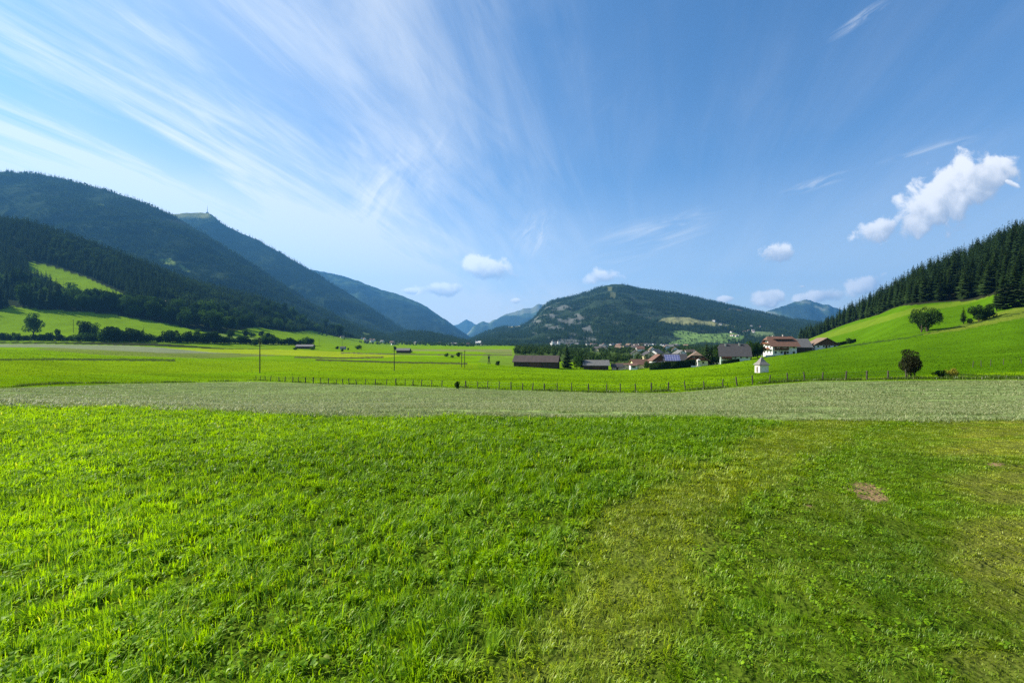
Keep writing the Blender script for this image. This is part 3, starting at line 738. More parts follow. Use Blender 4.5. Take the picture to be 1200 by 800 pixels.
def build_trees():
    # spruce wood on the right-hand hillside
    pts = []
    edge = lambda p: float(np.interp(p, [900, 945, 1000, 1030, 1070, 1140, 1170, 1200, 1300], [640, 620, 480, 385, 303, 282, 258, 236, 195]))
    rg = random.Random(5)
    def far_enough(x, y, d): return all((x-a)**2 + (y-b)**2 > d*d for a, b, *_ in pts)
    tries = 0
    while len(pts) < 95 and tries < 6000:          # the front rows
        tries += 1
        p = rg.uniform(941, 1245); y = edge(p) + abs(rg.gauss(4, 9)); x = (p - 600) / F * y
        if far_enough(x, y, 4.2): pts.append((x, y, rg.uniform(15, 22) if p > 1010 else rg.uniform(13, 19)))
    tries = 0
    while len(pts) < 285 and tries < 20000:
        tries += 1
        p = rg.uniform(938, 1240); y = edge(p) + rg.uniform(8, 1) ** 1.0 + rg.uniform(0, 1) ** 1.2 * (190 if p > 1030 else 260); x = (p - 600) / F * y
        if far_enough(x, y, 5.2): pts.append((x, y, rg.uniform(18, 24.5)))
    for x, y, h in pts:
        plant('spruce', x, y, h, 'dark tall spruce in the dense wood covering the steep right-hand hillside', group='spruces of the hillside wood', squash=rg.uniform(1.15, 1.7))
    # the group at the right margin
    for px, py, hp, lb in ((1176, 363, 44, 'broad dark spruce reaching low at the wood corner by the hedge line'), (1190, 360, 52, 'tallest dark spruce at the right end of the hedge line'), (1168, 365, 30, 'shorter spruce leaning out before the big dark spruces'), (1204, 356, 50, 'dark spruce cut by the right picture edge above the dry slope')):
        put('spruce', px, py, hp, lb, ymin=150, squash=1.5, group='big spruces at the corner of the wood')
    put('spruce', 1129, 380, 20, 'small lone spruce standing on the hedge line between round trees', ymin=150, squash=1.9)
    put('shrub', 1137, 379, 7, 'tiny bush just right of the small lone spruce', ymin=150, cat='bush')
    put('broad', 1147, 377, 21, 'round grey-green tree right of the small lone spruce', ymin=150, variant=4)
    put('broad', 1160, 373, 17, 'low dark tree tucked against the big corner spruces', ymin=150, variant=1)
    put('shrub', 1154, 375, 11, 'small dark bush between the round tree and corner spruces', ymin=150, cat='bush')
    # wide tree with three trunks
    cr, tk = broad_tree(10, 12.5, 61, 6500, .55, 'broad_dark', trunk=.3, base=.10, blobs=40, limbs=6, stems=3, spread=(.25, .80))
    Y = 200; x = (1084 - 600) / F * Y
    e = empty('broadleaf_tree', (x, Y, gz(x, Y) - .1), .4, 'wide dark round-crowned tree on three trunks alone on the slope', 'tree'); e.scale = (.95, .95, 1.05)
    link('crown', cr, e); link('trunk', tk, e)
    # reddish bush tree by the end of the fence
    cr, tk = broad_tree(4.3, 2.7, 71, 6500, .16, 'rust_leaf', trunk=.06, base=.02, blobs=26, limbs=5, stems=4, spread=(.25, .72))
    x, y = (1067 - 600) / F * 55.5, 55.5
    e = empty('bushy_tree', (x, y, gz(x, y) - .05), 0, 'reddish-green bushy tree with bare stems at the end of the fence', 'tree'); link('crown', cr, e); link('trunk', tk, e)
    put('shrub', 996, 403, 8, 'small round tree above the dark hedge right of the white cottage', ymin=150, cat='tree', squash=.85, name='round_tree')
    cr, tk = broad_tree(1.2, 2.0, 81, 900, .14, 'broad_dark', trunk=.03, base=.02, blobs=9, limbs=2, stems=2)
    for px, py, s, lb in ((1103, 441.5, 1.0, 'low grey-green bush beside the yellow flowering shrub at the field path'),):
        x = (px - 600) / F * 54; e = empty('low_bush', (x, 54, gz(x, 54)), 0, lb, 'bush'); e.scale = (s, s, s); link('crown', cr, e); link('trunk', tk, e)
    MT['yellow_leaf'] = mat_leaf('yellow_flower_leaves', (.09, .12, .015), (.38, .30, .04), .35, 1.2)
    cr, tk = broad_tree(1.3, 2.2, 83, 1000, .13, 'yellow_leaf', trunk=.03, base=.02, blobs=9, limbs=2, stems=2)
    x = (1117 - 600) / F * 54.5; e = empty('flowering_shrub', (x, 54.5, gz(x, 54.5)), 0, 'yellow flowering shrub beside the field path right of the fence', 'shrub'); link('crown', cr, e); link('trunk', tk, e)
    x = (536 - 600) / F * 69.5; e = empty('low_bush', (x, 69.5, gz(x, 69.5)), 1.0, 'narrow dark bush grown over a post in the long fence', 'bush'); e.scale = (.75, .75, 1.3); link('crown', SHR[1][0], e); link('trunk', SHR[1][1], e); e.scale = (.22, .22, .34)
    # trees between the houses
    for k, px, py, hp, lb, v in (('spruce', 664, 432.5, 28, 'pointed dark spruce standing at the right end of the long barn', 2), ('spruce', 688, 424, 17, 'spruce top rising behind the small grey-roofed barn', 0),
                              ('broad', 676, 432, 16, 'round bushy tree between spruce and small grey-roofed barn', 2), ('broad', 682, 432, 11, 'low dark tree against the small grey-roofed barn', 1),
                              ('broad', 758, 430, 10, 'bushy tree before the long brown-roofed house', 0), ('broad', 720, 428, 8, 'small dark tree beside the yellow low building', 1),
                              ('spruce', 828, 424, 27, 'dark spruce behind the yellow half-hipped house, left of its neighbours', 0), ('spruce', 834, 422, 25, 'dark spruce behind the little white house', 1), ('broad', 840, 424, 24, 'tall dark broadleaf tree left of the dark-roofed house', 4),
                              ('broad', 832, 428, 13, 'low dark tree between the yellow house and little white house', 3), ('broad', 880, 424, 22, 'tall bushy tree right beside the dark-roofed house', 0), ('broad', 888, 423, 20, 'bushy tree between dark-roofed house and big chalet', 4),
                              ('broad', 894, 421, 14, 'low tree at the left corner of the big chalet', 1), ('broad', 874, 426, 12, 'low dark bush at the corner of the dark-roofed house', 3), ('spruce', 862, 414, 24, 'dark spruce top showing behind the dark-roofed house', 3), ('broad', 921, 400, 15, 'tree crown showing behind the big chalet roof', 1), ('broad', 942, 398, 12, 'dark tree behind the grey-roofed annex', 4)):
        Y = {'spruce': 246, 'broad': 244}[k] if py > 421.5 else 300
        put(k, px, py, hp, lb, Y=Y, variant=v, squash=1.7 if k == 'spruce' else 1.0)
    put('shrub', 583, 428, 6, 'small bush on the meadow left of the long barn', ymin=150, cat='bush')
    # left: hedge below the meadow
    rg = random.Random(9)
    for i in range(92):
        p = -18 + i * 4.2 + rg.uniform(-2, 2)
        h = rg.uniform(4.5, 8.5) + (8 if 124 < p < 166 else 0) * rg.uniform(.4, 1) + (4 if 190 < p < 260 else 0) * rg.random()
        if 48 < p < 58 or 74 < p < 88: h *= .7
        put('shrub', p, np.interp(p, [0, 150, 300, 370], [398.5, 400, 403, 405]), h * 1.3, 'dark shrub in the long hedge under the left hillside meadow', ymin=300, cat='shrub', group='shrubs of the long hedge')
    for px, py, hp, k, v, lb in ((39, 393, 27, 'broad', 0, 'light green tree standing alone before the tree shadows on the left meadow'), (67, 396, 11, 'broad', 3, 'small round tree in the hedge beside the meadow pole'), (98, 398, 22, 'broad', 1, 'dark bushy tree right of the meadow pole'), (108, 397, 21, 'broad', 2, 'lighter tree touching the dark bushy tree by the meadow pole'),
                             (168, 398, 15, 'spruce', 1, 'thin pointed tree sticking out of the long hedge'), (207, 400, 13, 'broad', 1, 'round dark tree at the middle of the long hedge'), (231, 400, 15, 'broad', 0, 'loose pale tree standing on the right half of the long hedge'), (137, 399, 16, 'broad', 4, 'dark broad tree in the tallest stretch of the hedge'), (152, 400, 16, 'broad', 1, 'second dark broad tree in the tallest stretch of the hedge'),
                             (270, 397, 12, 'broad', 4, 'low umbrella-shaped tree above the right end of the hedge'), (299, 405, 9, 'shrub', 0, 'separate dark bush at the right end of the hedge')):
        put(k, px, py, hp, lb, ymin=300, variant=v, squash=.9)
    for px, py, w in ((288, 394, 8), (296, 395, 7), (306, 394, 7), (314, 397, 8), (320, 398, 7), (327, 401, 4), (335, 402, 3), (340, 388, 5)):
        put('shrub', px, py, w, 'dark bush in the row across the sunlit slope left of the tall field pole', ymin=300, cat='bush', group='bushes on the sunlit slope')
    # lower edge of the forest above the meadow
    lab = 'dark broadleaf tree in the belt between the two left hillside meadows'
    n = 0
    for i in range(290):
        p = rg.uniform(-110, 262); b = np.interp(p, [-110, -40, 0, 75, 130, 200, 235, 262], [382, 371, 362, 363, 367, 379, 387, 390.5])
        top = np.interp(p, [-30, 30, 60, 100, 146, 200, 262], [330, 334, 346, 354, 357, 366, 376])
        py = b - (b - top) * rg.random() ** 1.5
        k = 'spruce' if (p < 70 and rg.random() < .5) else 'broad'
        hp = rg.uniform(15, 24) if k == 'broad' else rg.uniform(20, 32)
        if 60 < p < 150: hp = min(hp, (py - np.interp(p, [60, 100, 146], [318, 334, 346])))
        if hp < 7: continue
        if n >= 165: break
        n += 1
        if k == 'spruce': put(k, p, py, hp, 'dark spruce among the trees below the upper left meadow', ymin=430, group='spruces in the left tree belt', squash=1.2)
        else: put(k, p, py, hp, lab, ymin=430, group='broadleaf trees in the left tree belt')
    for i in range(70):
        p = rg.uniform(238, 405); b = np.interp(p, [238, 262, 285, 300, 330, 345, 365, 405], [388, 389, 385, 382, 386, 390, 389, 397]); py = b - rg.random() ** 1.3 * 20
        put('broad', p, py, rg.uniform(11, 19) * (1 if p < 300 else .75), 'rounded sunlit tree in the grove at the foot of the left mountain', ymin=430, group='trees of the grove at the mountain foot')
    for px, py, hp in ((395, 409, 4), (401, 412, 4), (420, 409.5, 6), (408, 410, 3), (463, 410, 5), (476, 411, 3), (523, 418, 5), (530, 419, 3.5), (537, 418, 6), (482, 413, 3), (346, 410, 4), (366, 410, 5)):
        put('shrub', px, py, hp, 'small round field bush on the valley meadow', ymin=150, cat='bush', group='round bushes on the valley meadow')

# ------------------------------------------------------------------ far forest: many small trees as one object per mountainside
def scatter_object(name, P, rot, scl, var, protos, label, cat='forest'):
    me = bpy.data.meshes.new(name); me.vertices.add(len(P)); me.vertices.foreach_set('co', np.asarray(P, np.float32).ravel())
    fattr(me, 'rz', rot); fattr(me, 'scl', scl)
    a = me.attributes.new('var', 'INT', 'POINT'); a.data.foreach_set('value', np.asarray(var, np.int32))
    o = link(name, me); tag(o, label, cat, kind='stuff')
    ng = bpy.data.node_groups.new(name + '_spread', 'GeometryNodeTree')
    ng.interface.new_socket('Geometry', in_out='INPUT', socket_type='NodeSocketGeometry'); ng.interface.new_socket('Geometry', in_out='OUTPUT', socket_type='NodeSocketGeometry')
    gi = ng.nodes.new('NodeGroupInput'); go = ng.nodes.new('NodeGroupOutput'); jn = ng.nodes.new('GeometryNodeJoinGeometry')
    def attr(nm, t):
        n = ng.nodes.new('GeometryNodeInputNamedAttribute'); n.data_type = t; n.inputs[0].default_value = nm; return n.outputs[0]
    rz, sc, vr = attr('rz', 'FLOAT'), attr('scl', 'FLOAT'), attr('var', 'INT')
    cx = ng.nodes.new('ShaderNodeCombineXYZ'); ng.links.new(rz, cx.inputs[2])
    for k, p in enumerate(protos):
        cmp_ = ng.nodes.new('FunctionNodeCompare'); cmp_.data_type = 'INT'; cmp_.operation = 'EQUAL'
        ng.links.new(vr, cmp_.inputs[2]); cmp_.inputs[3].default_value = k
        oi = ng.nodes.new('GeometryNodeObjectInfo'); oi.inputs['Object'].default_value = p; oi.inputs['As Instance'].default_value = True
        ip = ng.nodes.new('GeometryNodeInstanceOnPoints')
        ng.links.new(gi.outputs[0], ip.inputs['Points']); ng.links.new(cmp_.outputs[0], ip.inputs['Selection'])
        ng.links.new(oi.outputs['Geometry'], ip.inputs['Instance']); ng.links.new(cx.outputs[0], ip.inputs['Rotation']); ng.links.new(sc, ip.inputs['Scale'])
        ng.links.new(ip.outputs[0], jn.inputs[0])
    ng.links.new(jn.outputs[0], go.inputs[0])
    md = o.modifiers.new('spread', 'NODES'); md.node_group = ng
    return o

def build_forests():
    def proto(name, me): return bpy.data.objects.new(name, me)
    mid = [proto('spruce_form', spruce_crown(20, r, 16, 7, s, .05, .35, 'far_spruce')) for r, s in ((3.2, 51), (2.7, 52), (3.6, 53))]
    low = [proto('spruce_form', spruce_crown(20, r, 8, 6, s, .04, .3, 'far_spruce')) for r, s in ((3.8, 54), (3.2, 55), (4.2, 56))]
    MT['far_broad'] = mat_leaf('far_broad_leaves', (.026, .052, .014), (.060, .100, .026), .25, .08)
    brd = [proto('broadleaf_form', broad_tree(10, w, s, 160, 1.6, 'far_broad', blobs=9)[0]) for w, s in ((8, 57), (9.5, 58))]
    def go(name, n, x, y, z, keep, scale, protos, brd_share, label, broad_scale=1.3):
        k = np.nonzero(keep)[0][:n]; m = len(k)
        var = RNG.integers(0, len(protos), m); isb = RNG.random(m) < brd_share[k] if isinstance(brd_share, np.ndarray) else RNG.random(m) < brd_share
        var = np.where(isb, len(protos) + RNG.integers(0, len(brd), m), var)
        s = scale * RNG.uniform(.7, 1.25, m); s = np.where(isb, s * broad_scale, s)
        scatter_object(name, np.stack([x[k], y[k], z[k] - .4], 1), RNG.uniform(0, 6.28, m), s, var, protos + brd, label)
    # slope behind the left meadows
    n = 60000; y = np.exp(RNG.uniform(math.log(480), math.log(1320), n)); px0 = RNG.uniform(-220, 470, n); x = (px0 - 600) / F * y; z = ground_z(x, y); px, py = project(x, y, z)
    up = in_poly(px, py, MEADOW_UP) | in_poly(px, py + 3, MEADOW_UP) & (y < 900); lo = in_poly(px, py, MEADOW_LOW)
    lim = np.interp(px, [-300, 0, 60, 146, 200, 262, 300, 345, 400, 470], [345, 350, 355, 360, 370, 380, 384, 388, 394, 399])
    kp = ~up & ~lo & (py < lim) & ~((px > 180) & (px < 208) & (py > 350) & (py < 358))
    bshare = np.clip((fbm(x / 60, y / 60, 3, 401) - .42) * 2.5, 0, .6) * (px > 60)
    go('foothill_forest', 15000, x, y, z, kp, .80, mid, bshare, 'dark mixed forest covering the lower slope behind the left meadows')
    def on(R_, name, n, p0, p1, t0, t1, scale, protos, bs, label, excl=(), cond=None, dens=None, tpow=1.0):
        m = int(n * 2.2); u = RNG.uniform((p0 - 600) / F, (p1 - 600) / F, m); t = t0 + (t1 - t0) * RNG.random(m) ** tpow
        y = R_.yb + t * (R_.yc - R_.yb); x = u * y; z = R_.h(u, y); px, py = project(x, y, z)
        kp = np.ones(m, bool)
        for pl in excl: kp &= ~in_poly(px, py, pl)
        if cond is not None: kp &= cond(px, py, x, y, z)
        if dens: kp &= fbm(x / dens, y / dens, 4, R_.seed + 50) > .33 + .14 * RNG.random(m)
        go(name, n, x, y, z, kp, scale, protos, bs, label)
    on(RB, 'mountain_forest', 26000, -120, 520, .0, 1.03, 1.0, low, .12, 'dark conifer forest on the big left mountainside', B_MEADOWS, dens=140)
    on(RC, 'summit_forest', 9000, 170, 540, .25, 1.03, 1.35, low, .05, 'hazy conifer forest below the bare summit with the mast', cond=lambda px, py, x, y, z: ~((py < 256) & (px > 198) & (px < 258)), dens=260)
    rock = [(612, 398), (622, 378), (640, 355), (655, 353), (672, 362), (690, 378), (700, 400), (660, 404)]
    on(RF, 'rounded_mountain_forest', 36000, 535, 1080, .0, 1.03, 1.15, low, .10, 'conifer forest covering the rounded mountain behind the village', [p for p, c in F_MEADOWS],
       cond=lambda px, py, x, y, z: ~(in_poly(px, py, rock) & (fbm(x / 40, z / 16, 4, 211) > .54)), dens=170, tpow=.9)
    on(RH, 'mound_forest', 5000, 420, 590, .0, 1.05, 1.0, low, .25, 'dark forest on the low wooded mound at the valley end')
    # the wood behind its front rows
    n = 9000; px0 = RNG.uniform(938, 1420, n); e0 = np.interp(px0, [900, 945, 1000, 1030, 1070, 1140, 1170, 1200, 1300, 1420], [640, 620, 480, 385, 303, 282, 258, 236, 195, 165]); y = e0 + RNG.uniform(40, 260, n); x = (px0 - 600) / F * y; z = ground_z(x, y)
    go('hillside_wood', 2600, x, y, z, np.ones(n, bool), 1.02, mid, .0, 'dense spruce wood filling the hillside behind its front trees')
    # trees among the far village houses
    n = 16000; px0 = RNG.uniform(370, 930, n); y = RNG.uniform(330, 2100, n) ** 1.0; x = (px0 - 600) / F * y; z = ground_z(x, y)
    z = np.maximum(z, np.where(y > 1650, RF.h(x / y, y), -99))
    c = fbm(x / 120, y / 120, 3, 411)
    kp = (c > .36) & (((px0 > 668) & (y > 330) & (px0 < 880)) | ((px0 > 603) & (y > 400)) | ((px0 > 550) & (y > 1250)) | ((px0 < 556) & (y > 1020) & (c > .40)))
    go('village_trees', 6500, x, y, z, kp, .45, low, .72, 'bushy trees standing between the houses of the far village', 1.5)
# ------------------------------------------------------------------ buildings
class MB:
    def __init__(s): s.v = []; s.f = []
    def box(s, x0, x1, y0, y1, z0, z1):
        o = len(s.v); s.v += [(x, y, z) for z in (z0, z1) for y in (y0, y1) for x in (x0, x1)]
        s.f += [tuple(i + o for i in q) for q in ((0, 2, 3, 1), (4, 5, 7, 6), (0, 1, 5, 4), (2, 6, 7, 3), (0, 4, 6, 2), (1, 3, 7, 5))]
        return s
    def poly(s, vs, faces):
        o = len(s.v); s.v += [tuple(v) for v in vs]; s.f += [tuple(i + o for i in q) for q in faces]; return s
    def slab(s, vs, faces, t):
        """closed sheet: the given upper faces, thickened downwards by t"""
        n = len(vs); allv = [tuple(v) for v in vs] + [(v[0], v[1], v[2] - t) for v in vs]
        fs = [tuple(q) for q in faces] + [tuple(i + n for i in reversed(q)) for q in faces]
        ed = {}
        for q in faces:
            for a, b in zip(q, q[1:] + q[:1]): ed[(a, b)] = 1
        for a, b in ed:
            if (b, a) not in ed: fs.append((b, a, a + n, b + n))
        return s.poly(allv, fs)
    def tube(s, path, radii, sides=8):
        v, q = tube_geo(path, radii, sides); n = len(v)
        return s.poly(v, q + [tuple(reversed(range(sides))), tuple(range(n - sides, n))])
    def build(s, name, mat, parent=None):
        me = bpy.data.meshes.new(name); me.from_pydata(s.v, [], s.f); me.update(); me.materials.append(MT[mat] if isinstance(mat, str) else mat)
        bm = bmesh.new(); bm.from_mesh(me); bmesh.ops.recalc_face_normals(bm, faces=bm.faces); bm.to_mesh(me); bm.free()
        return link(name, me, parent)

def roof_geo(W, D, ze, pitch, ov, hip, og=None):
    og = ov if og is None else og
    Lx = W / 2 + og; d = D / 2 + ov; tp = math.tan(pitch)
    z0 = ze - ov * tp; zr = ze + D / 2 * tp
    k = hip * (zr - z0) / math.tan(R(55)) if hip else 0; zc = zr - hip * (zr - z0); yc = d * hip
    if not hip:
        V = [(-Lx, -d, z0), (Lx, -d, z0), (Lx, 0, zr), (-Lx, 0, zr), (-Lx, d, z0), (Lx, d, z0)]; Fc = [(0, 1, 2, 3), (3, 2, 5, 4)]
    else:
        V = [(-Lx, -d, z0), (Lx, -d, z0), (Lx, -yc, zc), (Lx - k, 0, zr), (-Lx + k, 0, zr), (-Lx, -yc, zc), (-Lx, d, z0), (Lx, d, z0), (Lx, yc, zc), (-Lx, yc, zc)]
        Fc = [(0, 1, 2, 3, 4, 5), (7, 6, 9, 4, 3, 8), (2, 8, 3), (9, 5, 4)]
    return V, Fc, zr, zc

def house(name, label, cat, px, Y, W, D, H, rz=0, pitch=38, ov=.8, hip=0, wall='white_wall', roof='roof_brown', gable=None, wins=(), door=None, balcony=(), chimneys=(), z=None, group=None, shed=None, sink=0, og=None):
    x, y, zz = at(px, Y); zz = zz if z is None else z
    e = empty(name, (x, y, zz - sink), R(rz), label, cat, group)
    tp = math.tan(R(pitch)); V, Fc, zr, zc = roof_geo(W, D, H, R(pitch), ov, hip, og)
    t = .22; w, d = W / 2, D / 2
    mb = MB(); lift = t + .02
    # walls with their gables, clipped under the roof
    top = H - .02 - t * .6
    zg = (zr - lift) if not hip else zc - lift; yg = max(0.0, d - (zg - top) / tp)
    if hip: prof = [(-d, -1.6), (d, -1.6), (d, top), (yg, zg), (-yg, zg), (-d, top)]
    else: prof = [(-d, -1.6), (d, -1.6), (d, top), (0, zg), (-d, top)]
    if gable: prof = [(-d, -1.6), (d, -1.6), (d, top), (-d, top)]
    n = len(prof); vs = [(-w, p, q) for p, q in prof] + [(w, p, q) for p, q in prof]
    fs = [tuple(range(n)), tuple(reversed(range(n, 2 * n)))] + [(i, (i + 1) % n, n + (i + 1) % n, n + i) for i in range(n)]
    mb.poly(vs, fs).build('wall', wall, e)
    if gable:
        gp = [(-d - .04, top - .9), (d + .04, top - .9), (d + .04, top + .0), (yg, zg), (-yg, zg), (-d - .04, top)] if hip else [(-d - .04, top - .9), (d + .04, top - .9), (d + .04, top), (0, zg), (-d - .04, top)]
        for sx in (-1, 1):
            n = len(gp); a = sx * (w + .05); b = sx * (w - .6)
            vs = [(a, p, q) for p, q in gp] + [(b, p, q) for p, q in gp]
            MB().poly(vs, [tuple(range(n)), tuple(reversed(range(n, 2 * n)))] + [(i, (i + 1) % n, n + (i + 1) % n, n + i) for i in range(n)]).build('gable_boards', gable, e)
    ro = MB().slab(V, [list(f) for f in Fc], t).build('roof', roof, e)
    for cx, cy, ch in chimneys:
        zt = zr - abs(cy) * tp
        MB().box(cx - .35, cx + .35, cy - .35, cy + .35, zt - .5, zt + ch).box(cx - .45, cx + .45, cy - .45, cy + .45, zt + ch, zt + ch + .12).build('chimney', 'grey_wall', ro)
    def on_face(face, a, z0, ww, hh, p0, p1):
        if face == 'front': return (a - ww/2, a + ww/2, -d - p1, -d - p0, z0, z0 + hh)
        if face == 'left': return (-w - p1, -w - p0, a - ww/2, a + ww/2, z0, z0 + hh)
        if face == 'right': return (w + p0, w + p1, a - ww/2, a + ww/2, z0, z0 + hh)
    for face, a, z0, ww, hh in wins:
        f = MB().box(*on_face(face, a, z0, ww, hh, -.05, .06)).build('window', 'frame', e)
        MB().box(*on_face(face, a, z0 + .10, ww - .2, hh - .2, 0, .075)).build('pane', 'glass', f)
    if door:
        face, a, ww, hh = door; MB().box(*on_face(face, a, -.2, ww, hh + .2, -.05, .07)).build('door', 'door', e)
    for face, a, z0, ww, dep, flow in balcony:
        m = MB(); m.box(*on_face(face, a, z0 - .15, ww, .15, 0.01, dep)); m.box(*on_face(face, a, z0 + .08, ww, .85, dep - .08, dep + .0))
        b = m.build('balcony', 'brown_wood', e)
        if flow: MB().box(*on_face(face, a, z0 + .80, ww * .92, .28, dep + .01, dep + .22)).build('flower_box', 'flowers', b)
    if shed:
        a, ww, hh, up = shed      # long low dormer on the front slope
        y1 = -d * .45; zb = H + (d + y1) * tp
        m = MB().poly([(a - ww/2, y1, zb - 1.0), (a + ww/2, y1, zb - 1.0), (a + ww/2, y1, zb + hh), (a - ww/2, y1, zb + hh), (a - ww/2, -.05, zb - .2), (a + ww/2, -.05, zb - .2), (a + ww/2, -.05, zb + hh + .35), (a - ww/2, -.05, zb + hh + .35)],
                      [(0, 1, 2, 3), (4, 7, 6, 5), (0, 3, 7, 4), (1, 5, 6, 2), (3, 2, 6, 7), (0, 4, 5, 1)]); dm = m.build('dormer', 'dark_wood', ro)
        MB().slab([(a - ww/2 - .4, y1 - .9, zb + hh - .12), (a + ww/2 + .4, y1 - .9, zb + hh - .12), (a + ww/2 + .4, 0.3, zb + hh + .50), (a - ww/2 - .4, 0.3, zb + hh + .50)], [[0, 1, 2, 3]], .12).build('dormer_roof', roof, dm)
    return e

def row(face, n, a0, a1, z0, w, h): return [(face, a0 + (a1 - a0) * (i / (n - 1) if n > 1 else .5), z0, w, h) for i in range(n)]

def build_houses():
    b = house('barn', 'long dark brown wooden barn with low gabled roof beside a spruce', 'barn', 629, 240, 23.5, 9, 3.4, rz=-14, pitch=33, ov=.7, wall='dark_wood', roof='roof_barn')
    MB().box(-3, 3, -4.62, -4.51, 0, 2.9).build('barn_door', 'brown_wood', b)
    MB().box(11.76, 11.85, -1.8, 1.8, 0, 2.9).build('barn_door', 'brown_wood', b)
    b = house('barn', 'small dark barn with pale grey roof right of the pointed spruce', 'barn', 698, 244, 13, 8, 2.9, rz=-6, pitch=30, ov=.8, wall='dark_wood', roof='roof_grey')
    MB().box(-2, 2, -4.12, -4.01, 0, 2.5).build('barn_door', 'brown_wood', b)
    MT['pv'] = None
    m, nt = new_mat('solar_cells'); out = N(nt, 'ShaderNodeOutputMaterial'); p = N(nt, 'ShaderNodeBsdfPrincipled', i_Roughness=.25)
    br = N(nt, 'ShaderNodeTexBrick', offset=0.0); br.inputs['Color1'].default_value = (.05, .06, .17, 1); br.inputs['Color2'].default_value = (.07, .08, .20, 1); br.inputs['Mortar'].default_value = (.38, .38, .45, 1)
    br.inputs['Scale'].default_value = 1; br.inputs['Mortar Size'].default_value = .06; br.inputs['Brick Width'].default_value = 1.3; br.inputs['Row Height'].default_value = 1.0
    L(nt, N(nt, 'ShaderNodeTexCoord').outputs['Object'], br.inputs[0]); L(nt, br.outputs[0], p.inputs['Base Color']); L(nt, p.outputs[0], out.inputs[0]); MT['pv'] = m
    house('low_house', 'low pale yellow building with flat reddish roof between grey barn and village', 'house', 733, 250, 13, 6, 2.9, rz=4, pitch=8, ov=.5, wall='cream_wall', roof='roof_brown', wins=row('front', 4, -4.6, 4.6, .9, 1.5, 1.2))
    house('shed', 'small pink-walled shed with dark sloping roof left of the yellow building', 'shed', 723, 243, 5.5, 4, 2.0, rz=-8, pitch=34, ov=.5, wall='pink_wall', roof='roof_dark', door=('front', 0, 1.2, 1.8))
    house('porch', 'little white porch with open dark front before the yellow building', 'porch', 742, 243, 3.6, 3.2, 2.4, pitch=12, ov=.3, wall='white_wall', roof='roof_brown', wins=[('front', -.1, .9, 2.2, 1.2)])
    house('long_house', 'long house with red-brown roof behind the yellow low building', 'house', 753, 262, 13, 8, 2.7, rz=6, pitch=32, ov=.8, wall='cream_wall', roof='roof_brown', wins=row('front', 3, -4, 4, .8, 1.2, 1.2))
    house('gable_house', 'dark brown wooden gable house with pale ground floor beside the clipped hedge', 'house', 771, 252, 9, 7.4, 5.0, rz=86, pitch=38, ov=.9, wall='white_wall', gable='brown_wood', roof='roof_brown', wins=row('left', 2, -1.7, 1.7, 3.0, 1.1, 1.2) + row('left', 2, -1.7, 1.7, .6, 1.1, 1.2), balcony=[('left', 0, 2.7, 6.4, 1.0, True)])
    h = house('solar_house', 'white house with blue solar panels across its roof', 'house', 790, 248, 11.5, 8.6, 4.3, rz=-10, pitch=38, ov=.8, wall='white_wall', roof='roof_dark', wins=row('front', 4, -4, 4, 2.3, 1.1, 1.2) + row('right', 2, -1.8, 1.8, 2.3, 1.1, 1.2), door=('front', -1.2, 1.1, 2), chimneys=[(3.8, .8, 1.2)])
    tp = math.tan(R(38)); s0, s1 = -4.3 - .5, -.7; zz = lambda yy: 4.3 + (4.3 + yy) * tp + .07
    MB().slab([(-5.6, s0, zz(s0)), (2.6, s0, zz(s0)), (2.6, s1, zz(s1)), (-5.6, s1, zz(s1))], [[0, 1, 2, 3]], .05).build('solar_panel', 'pv', h)
    house('yellow_house', 'yellow house with tan half-hipped roof behind the white wayside shrine', 'house', 816, 248, 12.5, 11, 4.3, rz=70, pitch=36, ov=1.3, hip=.42, wall='cream_wall', gable='brown_wood', roof='roof_tan', wins=row('left', 3, -3.2, 3.2, 1.6, 1.2, 1.3) + row('left', 2, -1.6, 1.6, 4.3, 1.0, 1.1) + row('front', 3, -3.6, 3.6, 1.4, 1.2, 1.3), balcony=[('left', 0, 3.5, 8.0, 1.1, True)], chimneys=[(2, 1, 1.0)])
    house('small_house', 'little white house half hidden by dark trees left of the dark-roofed house', 'house', 837, 252, 4.2, 5, 5.6, pitch=15, ov=.3, wall='white_wall', roof='roof_grey', wins=[('front', 0, 3.2, 1.1, 1.2)])
    house('large_house', 'big house with tall dark half-hipped roof and pale green walls', 'house', 860, 240, 14.2, 11, 4.2, rz=-20, pitch=46, ov=.9, hip=.3, wall='green_wall', roof='roof_dark', wins=row('front', 5, -5.6, 5.6, 2.2, 1.2, 1.3) + row('front', 4, -5.2, 4.8, .0, 1.2, 1.3) + row('left', 2, -2.2, 2.2, 2.2, 1.1, 1.3), door=('front', 1.2, 1.2, 2.0), chimneys=[(-4.2, -1.0, 1.1), (2.6, -.8, 1.2)], balcony=[('front', -4.0, 1.9, 5.0, 1.0, True)])
